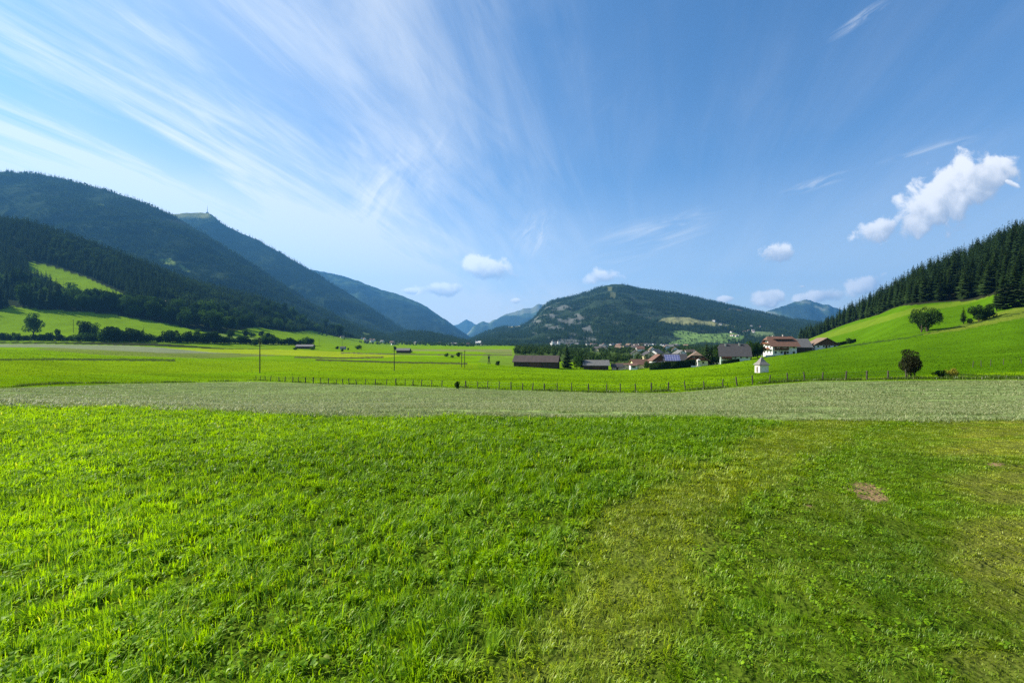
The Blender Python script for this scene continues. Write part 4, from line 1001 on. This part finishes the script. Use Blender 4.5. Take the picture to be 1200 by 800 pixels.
    # chalet
    h = house('chalet', 'big white chalet with wooden balconies and broad brown half-hipped roof', 'house', 913.5, 253, 12.8, 11.5, 6.0, rz=-6, pitch=38, ov=1.5, hip=.33, wall='white_wall', roof='roof_brown',
          wins=row('front', 4, -4.8, 4.8, 3.7, 1.2, 1.4) + row('front', 4, -4.8, 4.8, .8, 1.3, 1.4) + row('left', 3, -3.6, 3.6, 3.6, 1.2, 1.5) + row('left', 3, -3.6, 3.6, .8, 1.2, 1.4) + row('left', 2, -1.5, 1.5, 6.3, 1.1, 1.4),
          door=('front', .2, 1.3, 2.1), balcony=[('left', 0, 3.0, 10.2, 1.2, True), ('left', 0, 5.9, 7.6, 1.1, True), ('front', -2.0, 2.9, 7.6, 1.2, True)], chimneys=[(2.2, .6, 1.4), (-3.0, 1.0, 1.2)], shed=(.4, 9.8, .75, 0))
    house('annex', 'grey-roofed barn annex joined behind the right side of the big chalet', 'barn', 936.5, 262, 8.5, 10, 3.4, rz=-4, pitch=42, ov=.7, wall='dark_wood', roof='roof_grey')
    house('cottage', 'low white cottage with wide brown gable right of the chalet', 'house', 963.5, 262, 9, 12.2, 2.9, rz=82, pitch=30, ov=1.0, wall='white_wall', gable='brown_wood', roof='roof_tan', wins=row('left', 4, -4.4, 4.4, .9, 1.2, 1.2), door=('left', 0, 1.1, 2.0))
    # chapel
    x, y, z = at(892.5, 116)
    e = empty('wayside_chapel', (x, y, z), R(2), 'tiny white chapel with pyramid roof standing alone on the green slope', 'chapel')
    MB().box(-1.15, 1.15, -1.15, 1.15, -.8, 2.05).build('wall', 'chapel_wall', e)
    r0 = MB().slab([(-1.45, -1.45, 2.0), (1.45, -1.45, 2.0), (1.45, 1.45, 2.0), (-1.45, 1.45, 2.0), (-.8, -.8, 2.75), (.8, -.8, 2.75), (.8, .8, 2.75), (-.8, .8, 2.75), (0, 0, 4.15)], [[0, 1, 5, 4], [1, 2, 6, 5], [2, 3, 7, 6], [3, 0, 4, 7], [4, 5, 8], [5, 6, 8], [6, 7, 8], [7, 4, 8]], .08).build('roof', 'chapel_roof', e)
    MB().box(-.025, .025, -.025, .025, 4.1, 4.75).box(-.16, .16, -.024, .024, 4.50, 4.55).build('cross', 'metal', r0)
    d = MB().box(-1.19, -1.12, -.42, .42, 0, 1.65).build('doorway', 'frame', e)
    MB().box(-1.205, -1.15, -.30, .30, .05, 1.5).build('grille_door', 'door', d)
    # wayside shrine before the yellow house
    x, y, z = at(818.5, 228)
    e = empty('wayside_shrine', (x, y, z), 0, 'white stone wayside shrine pillar before the yellow house', 'shrine')
    MB().box(-1.1, 1.1, -.9, .9, -.4, .5).build('plinth', 'stone', e); MB().box(-.5, .5, -.45, .45, .5, 2.3).build('pillar', 'stone', e)
    hd = MB().box(-.65, .65, -.6, .6, 2.3, 3.3).build('niche', 'stone', e); MB().box(-.35, .35, -.62, -.59, 2.45, 3.15).build('picture_panel', 'brown_wood', hd)
    MB().slab([(-.85, -.8, 3.32), (.85, -.8, 3.32), (.85, .8, 3.32), (-.85, .8, 3.32), (0, 0, 4.1)], [[0, 1, 4], [1, 2, 4], [2, 3, 4], [3, 0, 4]], .06).build('cap', 'stone', e)
    x, y, z = at(813.5, 228); w = MB().box(-1.6, 1.4, -.15, .15, -.4, .7).box(-1.65, 1.45, -.2, .2, .7, .8).build('garden_wall', 'white_wall'); w.location = (x, y, z); tag(w, 'low white garden wall left of the wayside shrine', 'wall')
    x, y, z = at(903, 243); w = MB().box(-4, 4, -.2, .2, -.8, .8).box(-4.1, 4.1, -.26, .26, .8, .92).build('garden_wall', 'white_wall'); w.location = (x, y, z); w.rotation_euler.z = R(25); tag(w, 'white terrace wall in front of the big chalet', 'wall')
    # clipped hedges
    def hedge(label, pts, w, h, seed, n=900):
        rg = np.random.default_rng(seed); P = np.array([at(p, Y) for p, Y in pts]); seg = np.linalg.norm(np.diff(P, axis=0), axis=1)
        V = []; k = rg.choice(len(seg), n, p=seg / seg.sum()); t = rg.random(n); c = P[k] + (P[k + 1] - P[k]) * t[:, None]
        dirv = (P[k + 1] - P[k]) / seg[k][:, None]; sd = np.stack([-dirv[:, 1], dirv[:, 0], 0 * t], 1)
        side = rg.integers(0, 3, n); a = np.where(side == 0, -1, np.where(side == 1, 1, rg.uniform(-1, 1, n))); zz = np.where(side == 2, 1, rg.random(n))
        c = c + sd * (a * w / 2)[:, None] + np.array([0, 0, 1.0]) * (zz * h)[:, None]
        t1 = rg.normal(0, 1, (n, 3)); t1 /= np.linalg.norm(t1, axis=1)[:, None]; t2 = np.cross(t1, rg.normal(0, 1, (n, 3))); t2 /= np.linalg.norm(t2, axis=1)[:, None]
        s = rg.uniform(.2, .45, n)[:, None]
        V = np.stack([c - t1 * s, c - t2 * s * .7, c + t1 * s, c + t2 * s * .7], 1).reshape(-1, 3); q = np.arange(n)[:, None] * 4 + np.arange(4)
        core = MB()
        for i in range(len(P) - 1):
            a_, b_ = Vector(P[i]), Vector(P[i + 1]); s_ = Vector((-(b_ - a_).y, (b_ - a_).x, 0)).normalized() * (w / 2 - .1)
            core.poly([a_ - s_ + Vector((0, 0, -.5)), b_ - s_ + Vector((0, 0, -.5)), b_ + s_ + Vector((0, 0, -.5)), a_ + s_ + Vector((0, 0, -.5)), a_ - s_ + Vector((0, 0, h)), b_ - s_ + Vector((0, 0, h)), b_ + s_ + Vector((0, 0, h)), a_ + s_ + Vector((0, 0, h))], [(0, 3, 2, 1), (4, 5, 6, 7), (0, 1, 5, 4), (1, 2, 6, 5), (2, 3, 7, 6), (3, 0, 4, 7)])
        o = len(V); Vv = np.vstack([V, np.array([tuple(v) for v in core.v])])
        me = mesh_np('hedge', Vv, [q, np.array(core.f) + o], MT['hedge']); tag(link('hedge', me), label, 'hedge')
    hedge('tall dark clipped hedge in front of the solar panel house', [(761, 230), (785, 227), (800, 228), (813, 233)], 2.2, 3.6, 1, 1500)
    hedge('low dark hedge running right from the white cottage', [(975, 262), (990, 258), (1003, 254)], 1.6, 1.7, 2, 600)
    hedge('dark hedge at the foot of the dark-roofed house', [(846, 232), (866, 232)], 1.2, 1.6, 3, 500)
    # huts out on the valley floor
    house('hay_hut', 'small grey wooden hay hut alone on the valley meadow', 'hut', 473, 420, 12, 7, 2.8, pitch=28, ov=.5, wall='dark_wood', roof='roof_grey')
    house('farm_shed', 'low dark farm shed with grey roof beyond the yellow field', 'shed', 358, 445, 16, 8, 2.6, rz=5, pitch=22, ov=.6, wall='dark_wood', roof='roof_grey')
    house('forest_hut', 'small grey hut on the clearing below the left mountain forest', 'hut', 191, Y_at(191, 357, 450) or 600, 11, 7, 4, pitch=30, ov=.6, wall='dark_wood', roof='roof_grey')
    house('field_shed', 'tiny dark shed on the far green slope between two bushes', 'shed', 402, 470, 5, 4, 2.2, pitch=25, ov=.3, wall='grey_wall', roof='roof_dark')
    # white abbey at the foot of the rounded mountain
    Y = 1330; x = (651 - 600) / F * Y; z = gz(x, Y) - 2
    e = empty('abbey', (x, Y, z), R(12), 'white abbey with two towers at the foot of the rounded mountain', 'abbey')
    MB().box(-15, 13, -7, 7, -5, 10).build('wall', 'white_wall', e)
    V, Fc, zr, zc = roof_geo(28, 14, 10, R(40), .4, 0); MB().slab([(a - 1, b, c) for a, b, c in V], [list(f) for f in Fc], .3).build('roof', 'roof_grey', e)
    for tx in (-11, 7):
        tw = MB().box(tx - 3, tx + 3, -11, -7.02, -5, 16).build('tower', 'white_wall', e)
        MB().slab([(tx - 3.3, -11.3, 16.1), (tx + 3.3, -11.3, 16.1), (tx + 3.3, -6.7, 16.1), (tx - 3.3, -6.7, 16.1), (tx, -9, 22)], [[0, 1, 4], [1, 2, 4], [2, 3, 4], [3, 0, 4]], .2).build('spire', 'roof_grey', tw)
    Y = 1560; x = (561 - 600) / F * Y; z = gz(x, Y)
    e = empty('church', (x, Y, z), R(-20), 'small white church with steep pale roof at the end of the valley', 'church')
    MB().box(-9, 9, -5, 5, -3, 7).build('wall', 'white_wall', e); V, Fc, zr, zc = roof_geo(18, 10, 7, R(50), .4, 0); MB().slab(V, [list(f) for f in Fc], .3).build('roof', 'stone', e)
    tw = MB().box(-12.5, -9.02, -2.2, 2.2, -3, 14).build('tower', 'white_wall', e); MB().slab([(-13, -2.6, 14.1), (-8.8, -2.6, 14.1), (-8.8, 2.6, 14.1), (-13, 2.6, 14.1), (-10.8, 0, 21)], [[0, 1, 4], [1, 2, 4], [2, 3, 4], [3, 0, 4]], .2).build('spire', 'roof_dark', tw)
    # far village
    protos = []
    for W, D, H, p, wl, rf in ((11, 9, 5.2, 36, 'white_wall', 'roof_brown'), (13, 10, 5.8, 34, 'white_wall', 'roof_grey'), (10, 9, 4.6, 40, 'white_wall', 'roof_tan'), (12, 9, 5.0, 35, 'cream_wall', 'roof_dark'), (14, 10, 6.4, 32, 'white_wall', 'roof_dark')):
        V, Fc, zr, zc = roof_geo(W, D, H, R(p), .8, 0); rm = MB().slab(V, [list(f) for f in Fc], .25); w, d = W / 2, D / 2; prof = [(-d, -3), (d, -3), (d, H - .25), (0, zr - .35), (-d, H - .25)]
        wm = MB().poly([(-w, a, b) for a, b in prof] + [(w, a, b) for a, b in prof], [(0, 1, 2, 3, 4), (9, 8, 7, 6, 5)] + [(i, (i+1) % 5, 5 + (i+1) % 5, 5 + i) for i in range(5)])
        a = wm.build('wall', wl); b = rm.build('roof', rf); protos.append((a.data, b.data, {'roof_brown': 'brown', 'roof_grey': 'grey', 'roof_tan': 'tan', 'roof_dark': 'dark'}[rf], 'cream' if wl == 'cream_wall' else 'white'))
        bpy.data.objects.remove(a); bpy.data.objects.remove(b)
    rg = random.Random(21)
    def far_house(px, Y, lab, group, rz=None, s=1.0):
        x = (px - 600) / F * Y; z = max(gz(x, Y), float(RF.h(np.array([x / Y]), np.array([float(Y)]))[0]) if Y > 1650 else -99, float(RH.h(np.array([x / Y]), np.array([float(Y)]))[0]) if Y > 1750 and px < 590 else -99)
        k = rg.choice((0, 0, 1, 1, 2, 3, 4)); w, r_, rn, wn = protos[k]
        e = empty('village_house', (x, Y, z), rg.uniform(-.9, .9) + (math.pi / 2 if rg.random() < .5 else 0) if rz is None else rz, lab % (wn, rn), 'house', group, s)
        link('wall', w, e); link('roof', r_, e)
    for i in range(56):
        px = rg.triangular(640, 815, 745); Y = rg.uniform(620, 1650)
        if px < 690: Y = rg.uniform(1150, 1800)
        far_house(px, Y, 'tiny %s house with %s roof in the far village behind the barns', 'houses of the far village behind the barns')
    for px, Y in ((768, 420), (760, 380), (782, 400), (797, 360), (808, 420), (745, 430)):
        far_house(px, Y, '%s house with %s roof just behind the hedge-side houses', 'houses behind the hedge-side houses')
    for i in range(30):
        px = rg.uniform(398, 566); b = np.interp(px, [398, 430, 470, 520, 566], [397, 400, 403, 405.5, 406.5]) - rg.random() ** 1.4 * 5
        Y = rg.uniform(1050, 1500) if px < 470 else rg.uniform(1250, 1720)
        far_house(px, Y, 'tiny %s house with %s roof among trees under the left mountain', 'houses under the left mountain', s=.75)
    for i in range(16):
        px = rg.uniform(836, 900); far_house(px, rg.uniform(1850, 2500), 'tiny %s house with %s roof on the pale slope beyond the chalet', 'houses on the pale slope beyond the chalet')

# ------------------------------------------------------------------ fence, poles, mast
def build_fence():
    e = empty('post_fence', at(600, 68), 0, 'long pasture fence of grey wooden posts and thin wires along the mown strip', 'fence')
    ox = Vector(e.location)
    pts = [300, 305, 311, 317, 327, 334, 343, 350, 358, 367, 376, 385, 394, 402, 409, 418, 428, 440, 453, 464, 475, 484, 494, 506, 518, 546, 560, 571, 585, 599, 612, 624, 638, 653, 670, 690, 711, 727, 745, 763, 783, 803, 825, 847, 864, 882, 902, 923, 943, 964, 991, 1016, 1041, 1062]
    Yf = lambda p: float(np.interp(p, [300, 380, 460, 600, 720, 830, 892, 960, 1062], [105, 91, 84, 66.5, 60.5, 57.5, 56.5, 55.2, 54]))
    rg = random.Random(3); meshes = []
    for k in range(4):
        r = (.075, .09, .07, .115)[k]; m = MB().tube([(0, 0, -.5), (rg.gauss(0, .01), 0, .5), (rg.gauss(0, .03), rg.gauss(0, .03), 1.12 + .1 * k / 3), (0, 0, 1.17 + .1 * k / 3)], [r * 1.05, r, r * .95, r * .5], 8)
        o = m.build('post', 'post'); meshes.append(o.data); bpy.data.objects.remove(o)
    tops = []
    for p in pts:
        x, y, z = at(p, Yf(p)); o = link('post', meshes[rg.choice((0, 0, 1, 1, 2, 3))], e); o.location = Vector((x, y, z)) - ox
        o.rotation_euler = (rg.gauss(0, .05), rg.gauss(0, .05), rg.uniform(0, 6)); o.scale = (1, 1, rg.uniform(.88, 1.06)); tops.append(Vector((x, y, z)) - ox)
    for hgt in (.62, 1.02):
        m = MB()
        for a, b in zip(tops, tops[1:]):
            mid = a.lerp(b, .5) + Vector((0, 0, hgt - .03)); m.tube([a + Vector((0, 0, hgt)), mid, b + Vector((0, 0, hgt))], [.009] * 3, 4)
        m.build('wire', 'wire', e)
    e2 = empty('post_fence', at(1170, 75), 0, 'few thin old posts across the grass at the right edge above the dark bank', 'fence'); ox = Vector(e2.location)
    for p, Y in ((1140, 72), (1150, 72.5), (1161, 73), (1176, 74), (1197, 75)):
        o = link('post', meshes[0], e2); o.location = Vector(at(p, Y)) - ox; o.rotation_euler = (rg.gauss(0, .06), rg.gauss(0, .06), 0); o.scale = (.55, .55, .9)

def pole(label, px, Y, h, r=.14, arm=1.4, ins=3, rz=0, extra=None):
    x, y, z = at(px, Y); e = empty('utility_pole', (x, y, z), rz, label, 'pole')
    MB().tube([(0, 0, -1), (0, 0, h * .5), (0, 0, h)], [r * 1.1, r, r * .75], 9).build('shaft', 'pole', e)
    if arm:
        a = MB().box(-arm / 2, arm / 2, -r - .12, -r - .01, h - .55, h - .40).build('crossarm', 'pole', e)
        for k in range(ins):
            t = -arm / 2 + .12 + (arm - .24) * k / max(1, ins - 1); MB().tube([(t, -r - .06, h - .40), (t, -r - .06, h - .28), (t, -r - .06, h - .16)], [.04, .07, .03], 7).build('insulator', 'ceramic', a)
    return e
def build_poles():
    pole('tall dark wooden pole standing alone in the bright field on the left', 304.5, 137, 11.0, .15, 1.0, 2, .3)
    pole('wooden pole standing in the green field left of the picture centre', 462, 177, 8.4, .16, 1.2, 2, .2)
    for px, lb in ((541, 'thinner half of the pole pair out on the meadow'), (544.5, 'darker right half of the pole pair out on the meadow')):
        pole(lb, px, 215, 7.4 if px < 543 else 8.2, .16, .9, 2, .5)
    e = pole('short dark pole carrying a transformer left of the long barn', 573, 250, 5.6, .2, 2.2, 3)
    MB().box(-.55, .55, -1.1, -.22, 3.0, 4.4).box(-.4, .4, -.9, -.3, 4.4, 4.6).build('transformer', 'roof_dark', e)
    MB().tube([(-1.0, 0, -.5), (-.1, 0, 3.2)], [.13, .11], 7).tube([(1.0, 0, -.5), (.1, 0, 3.2)], [.13, .11], 7).build('strut', 'pole', e)
    pole('slender pole on the left meadow among the long tree shadows', 86, Y_at(86, 390, 350) or 430, 13, .16, 2.0, 3)
    pole('thin pole on the far green slope right of the farm shed', 374, 520, 9, .13, 1.4, 2); pole('thin pole on the far green slope above the round bushes', 401, 560, 10, .13, 1.4, 2)
    Y = 3800; u = (243 - 600) / F; z = float(RC.h(np.array([u]), np.array([float(Y)]))[0])
    e = empty('transmitter_mast', (u * Y, Y, z - 2), 0, 'thin transmitter mast on the bare mountain summit', 'mast')
    MB().tube([(0, 0, -3), (0, 0, 30), (0, 0, 62)], [2.2, 1.6, .5], 8).build('shaft', 'metal', e); MB().box(-9, 9, -5, 5, -6, 7).build('station', 'grey_wall', e)
# ------------------------------------------------------------------ light, air, sky
SUN_AZ = -73.0      # degrees clockwise from straight ahead
SUN_EL = 35.0
def sun_dir():
    a, e = R(SUN_AZ), R(SUN_EL); return Vector((math.sin(a) * math.cos(e), math.cos(a) * math.cos(e), math.sin(e)))

def build_haze():
    m, nt = new_mat('valley_air'); out = N(nt, 'ShaderNodeOutputMaterial'); v = N(nt, 'ShaderNodeVolumePrincipled')
    v.inputs['Color'].default_value = (.14, .47, 1.0, 1); v.inputs['Density'].default_value = 5.4e-5; v.inputs['Anisotropy'].default_value = .25
    L(nt, v.outputs[0], out.inputs['Volume'])
    h = MB().box(-21000, 21000, -4600, 16000, -60, 2300).build('haze', m); tag(h, kind='stuff')

def build_sky():
    w = bpy.data.worlds.new('World'); scene.world = w; w.use_nodes = True; w.cycles.sampling_method = 'NONE'; nt = w.node_tree; nt.nodes.clear()
    out = N(nt, 'ShaderNodeOutputWorld'); bg = N(nt, 'ShaderNodeBackground', i_Strength=.054)
    sky = N(nt, 'ShaderNodeTexSky', sky_type='NISHITA'); sky.sun_disc = False; sky.sun_elevation = R(SUN_EL); sky.sun_rotation = R(SUN_AZ); sky.air_density = 1.0; sky.dust_density = .6; sky.ozone_density = 2.2; sky.altitude = 700
    d = N(nt, 'ShaderNodeTexCoord').outputs['Generated']; sp = N(nt, 'ShaderNodeSeparateXYZ'); L(nt, d, sp.inputs[0]); dx, dy, dz = sp.outputs
    hs = N(nt, 'ShaderNodeHueSaturation', i_Saturation=1.22, i_Value=1.0); L(nt, sky.outputs[0], hs.inputs['Color'])
    col = mixc(nt, 1.0, hs.outputs[0], (.40, 1.0, 1.24), 'MULTIPLY')
    # high ice cloud on a flat layer overhead, combed into streaks
    zz = M_(nt, 'MAXIMUM', M_(nt, 'ADD', dz, .22), .05)
    cx = M_(nt, 'DIVIDE', dx, zz); cy = M_(nt, 'DIVIDE', dy, zz)
    def plane(rot, sx, sy, off=(0, 0, 0)):
        c = N(nt, 'ShaderNodeCombineXYZ'); L(nt, cx, c.inputs[0]); L(nt, cy, c.inputs[1]); r = N(nt, 'ShaderNodeMapping'); r.inputs['Rotation'].default_value = (0, 0, R(rot)); m = N(nt, 'ShaderNodeMapping'); m.inputs['Scale'].default_value = (sx, sy, 1); m.inputs['Location'].default_value = off
        L(nt, c.outputs[0], r.inputs[0]); L(nt, r.outputs[0], m.inputs[0]); return m.outputs[0]
    def ntex(vec, scale, detail, rough, dist=0):
        n = N(nt, 'ShaderNodeTexNoise', i_Scale=scale, i_Detail=detail, i_Roughness=rough, i_Distortion=dist); L(nt, vec, n.inputs['Vector']); return n.outputs[0]
    def rng(v, a, b, c=0, e=1, typ='SMOOTHSTEP'):
        m = N(nt, 'ShaderNodeMapRange', i_1=a, i_2=b, i_3=c, i_4=e); m.interpolation_type = typ; L(nt, v, m.inputs[0]); return m.outputs[0]
    wisp = ntex(plane(15, 1.5, .30, (3.1, 2.7, 0)), 1.5, 9, .60, 1.1)
    fine = ntex(plane(19, 3.4, .55, (1.0, .4, 0)), 2.6, 9, .62, 1.4)
    soft_ = ntex(plane(0, .5, .28, (.7, 5.2, 0)), 1.1, 5, .55, .3)
    cross = ntex(plane(-38, 1.6, .22, (5, 2, 0)), 1.3, 8, .62, .6)
    left = rng(M_(nt, 'ADD', M_(nt, 'MULTIPLY', dx, -1.0), M_(nt, 'MULTIPLY', M_(nt, 'SUBTRACT', soft_, .5), 1.1)), -.25, .75)
    s = M_(nt, 'ADD', M_(nt, 'MULTIPLY', wisp, .74), M_(nt, 'MULTIPLY', fine, .26))
    gate = ntex(plane(20, 1.0, .8, (2.2, 7.7, 0)), 1.0, 4, .55, .5)
    streak = M_(nt, 'MULTIPLY', M_(nt, 'MULTIPLY', rng(gate, .28, .60, .35, 1.2), rng(s, .40, .67)), M_(nt, 'MULTIPLY_ADD', left, .72, .06))
    veil = M_(nt, 'MULTIPLY', rng(soft_, .30, .66), M_(nt, 'MULTIPLY_ADD', left, .38, .06))
    right = M_(nt, 'MULTIPLY', rng(cross, .52, .74), rng(dx, -.25, .25, 0, .15))
    low = M_(nt, 'ADD', rng(dz, .36, .04, 0, .76), M_(nt, 'MULTIPLY', rng(dz, .52, .12), rng(dx, -.02, -.62, 0, .50)))
    ci = M_(nt, 'MAXIMUM', M_(nt, 'ADD', streak, veil), right)
    ci = M_(nt, 'ADD', ci, M_(nt, 'MULTIPLY', low, M_(nt, 'MULTIPLY_ADD', soft_, .7, .45)), clamp=True)
    tx = M_(nt, 'DIVIDE', dx, M_(nt, 'MAXIMUM', dy, .05)); ty = M_(nt, 'DIVIDE', dz, M_(nt, 'MAXIMUM', dy, .05))
    tc = N(nt, 'ShaderNodeCombineXYZ'); L(nt, tx, tc.inputs[0]); L(nt, ty, tc.inputs[1])
    def tuft(px, py, rx, ry, rot, off, thin):
        a = N(nt, 'ShaderNodeMapping', vector_type='TEXTURE'); a.inputs['Location'].default_value = ((px - 600) / F, (400 - py) / F, 0); a.inputs['Rotation'].default_value = (0, 0, R(rot)); a.inputs['Scale'].default_value = (rx / F, ry / F, 1); L(nt, tc.outputs[0], a.inputs[0])
        ln = N(nt, 'ShaderNodeVectorMath', operation='LENGTH'); L(nt, a.outputs[0], ln.inputs[0])
        b = N(nt, 'ShaderNodeMapping'); b.inputs['Scale'].default_value = (thin, .8, 1); b.inputs['Location'].default_value = off; L(nt, a.outputs[0], b.inputs[0])
        n = ntex(b.outputs[0], 1.4, 7, .58, 1.0)
        return M_(nt, 'MULTIPLY', rng(n, .36, .78), M_(nt, 'MULTIPLY', rng(ln.outputs['Value'], 1.0, .15), rng(dy, .1, .3)))
    tf = M_(nt, 'ADD', M_(nt, 'MULTIPLY', tuft(440, 225, 62, 95, -20, (4, 1, 0), 1.2), .40), M_(nt, 'MULTIPLY', tuft(500, 200, 50, 90, -24, (9, 3, 0), 1.1), .22))
    tf = M_(nt, 'ADD', tf, M_(nt, 'MULTIPLY', tuft(625, 275, 26, 42, -35, (2, 8, 0), 1.8), .45))
    tf = M_(nt, 'ADD', tf, M_(nt, 'MULTIPLY', tuft(760, 278, 30, 105, -72, (6, 5, 0), 1.6), .50))
    tf = M_(nt, 'ADD', tf, M_(nt, 'MULTIPLY', tuft(960, 214, 9, 62, -72, (1, 5, 0), .8), .55))
    tf = M_(nt, 'ADD', tf, M_(nt, 'MULTIPLY', tuft(1090, 176, 9, 75, -75, (7, 2, 0), .8), .40))
    tf = M_(nt, 'ADD', tf, M_(nt, 'MULTIPLY', tuft(1008, 22, 9, 60, -56, (3, 3, 0), .8), .55))
    ci = M_(nt, 'ADD', ci, M_(nt, 'ADD', tf, rng(dz, .72, .0, .0, .18)), clamp=True)
    ci = M_(nt, 'MULTIPLY', ci, rng(dz, -.02, .02))
    white = (7.7, 7.9, 8.0)
    col = mixc(nt, M_(nt, 'MULTIPLY', ci, .93), col, white)
    # fair-weather cumulus: (bearing, height, half-width, half-height) on the tangent plane straight ahead
    dyp = M_(nt, 'MAXIMUM', dy, .05); sx = M_(nt, 'DIVIDE', dx, dyp); sy = M_(nt, 'DIVIDE', dz, dyp)
    cc = N(nt, 'ShaderNodeCombineXYZ'); L(nt, sx, cc.inputs[0]); L(nt, sy, cc.inputs[1]); q = cc.outputs[0]
    def P(px, py): return (px - 600) / F, (400 - py) / F
    puff = ntex(q, 19, 10, .64, .3); big = ntex(q, 7, 3, .5, 0)
    wv = N(nt, 'ShaderNodeTexVoronoi', i_Scale=30); wv.feature = 'SMOOTH_F1'; L(nt, q, wv.inputs['Vector'])
    puff = M_(nt, 'ADD', M_(nt, 'MULTIPLY', puff, .75), M_(nt, 'MULTIPLY', M_(nt, 'SUBTRACT', .75, wv.outputs['Distance']), .35))
    dens = None; shade = None
    for px, py, rx, ry, rot, k in ((1122, 224, 58, 34, 32, 1.0), (1145, 208, 42, 26, 18, 1.0), (1090, 246, 50, 24, 20, 1.0), (1032, 268, 30, 12, 12, .85), (1186, 216, 16, 5, -30, .45),
                                   (572, 314, 29, 14, -12, 1.05), (516, 339, 30, 9, 2, .9), (480, 341, 14, 5, 0, .55), (914, 296, 25, 11, -4, 1.0), (706, 325, 22, 11, 0, .65), (900, 348, 22, 12, 0, .8), (960, 347, 28, 9, 5, .9), (1014, 334, 24, 11, 20, .95), (850, 350, 14, 5, 0, .5), (604, 352, 8, 4, 0, .6), (940, 336, 8, 3, 0, .4)):
        a, b = P(px, py); mp = N(nt, 'ShaderNodeMapping', vector_type='TEXTURE'); mp.inputs['Location'].default_value = (a, b, 0); mp.inputs['Rotation'].default_value = (0, 0, R(rot)); mp.inputs['Scale'].default_value = (rx * 1.15 / F, ry * 1.15 / F, 1)
        L(nt, q, mp.inputs[0]); ln = N(nt, 'ShaderNodeVectorMath', operation='LENGTH'); L(nt, mp.outputs[0], ln.inputs[0])
        f = M_(nt, 'SUBTRACT', 1.0, ln.outputs['Value']); f = M_(nt, 'MULTIPLY', M_(nt, 'MAXIMUM', f, -1.2), 1.0)
        f = M_(nt, 'ADD', f, M_(nt, 'MULTIPLY_ADD', puff, 2.2, -1.05 - (1 - k) * .5))
        ys = N(nt, 'ShaderNodeSeparateXYZ'); L(nt, mp.outputs[0], ys.inputs[0])
        h = M_(nt, 'ADD', ys.outputs[1], M_(nt, 'MULTIPLY', ys.outputs[0], -.35))
        if dens is None: dens, shade, = f, h
        else:
            g = M_(nt, 'GREATER_THAN', f, dens); shade = M_(nt, 'ADD', M_(nt, 'MULTIPLY', shade, M_(nt, 'SUBTRACT', 1.0, g)), M_(nt, 'MULTIPLY', h, g)); dens = M_(nt, 'MAXIMUM', dens, f)
    cu = rng(dens, .0, .42); cu = M_(nt, 'MULTIPLY', cu, rng(dy, .1, .3))
    lit = rng(M_(nt, 'ADD', shade, M_(nt, 'MULTIPLY_ADD', puff, 2.6, -1.32)), -1.0, .55)
    ccol = mixc(nt, lit, (3.9, 4.4, 5.2), (10.2, 10.0, 9.7))
    col = mixc(nt, M_(nt, 'MULTIPLY', cu, .97), col, ccol)
    L(nt, col, bg.inputs[0]); L(nt, bg.outputs[0], out.inputs[0])

def build_sun():
    l = bpy.data.lights.new('sun', 'SUN'); l.energy = 5.0; l.angle = R(.53); l.color = (1.0, .93, .80)
    o = bpy.data.objects.new('sun', l); COL.objects.link(o); o.rotation_euler = sun_dir().to_track_quat('Z', 'Y').to_euler(); o.location = (-60, 20, 60)

def build_camera():
    c = bpy.data.cameras.new('camera'); c.sensor_width = 36; c.lens = 36 * F / 1200; c.clip_start = .1; c.clip_end = 80000
    o = bpy.data.objects.new('camera', c); COL.objects.link(o); o.location = (0, 0, CAMZ + gz(0, 0)); o.rotation_euler = (R(90), 0, 0); scene.camera = o

build_ground()
build_grass()
build_mountains()
build_trees()
build_forests()
build_houses()
build_fence()
build_poles()
build_haze()
build_sky()
build_sun()
build_camera()
scene.view_settings.view_transform = 'Standard'; scene.view_settings.look = 'None'; scene.view_settings.gamma = 1; scene.view_settings.use_curve_mapping = False
scene.view_settings.exposure = 1.22
cy = scene.cycles
cy.max_bounces = 6; cy.diffuse_bounces = 2; cy.glossy_bounces = 2; cy.transmission_bounces = 3; cy.volume_bounces = 0; cy.transparent_max_bounces = 4
cy.use_denoising = False; cy.use_adaptive_sampling = False
cy.sample_clamp_indirect = 8
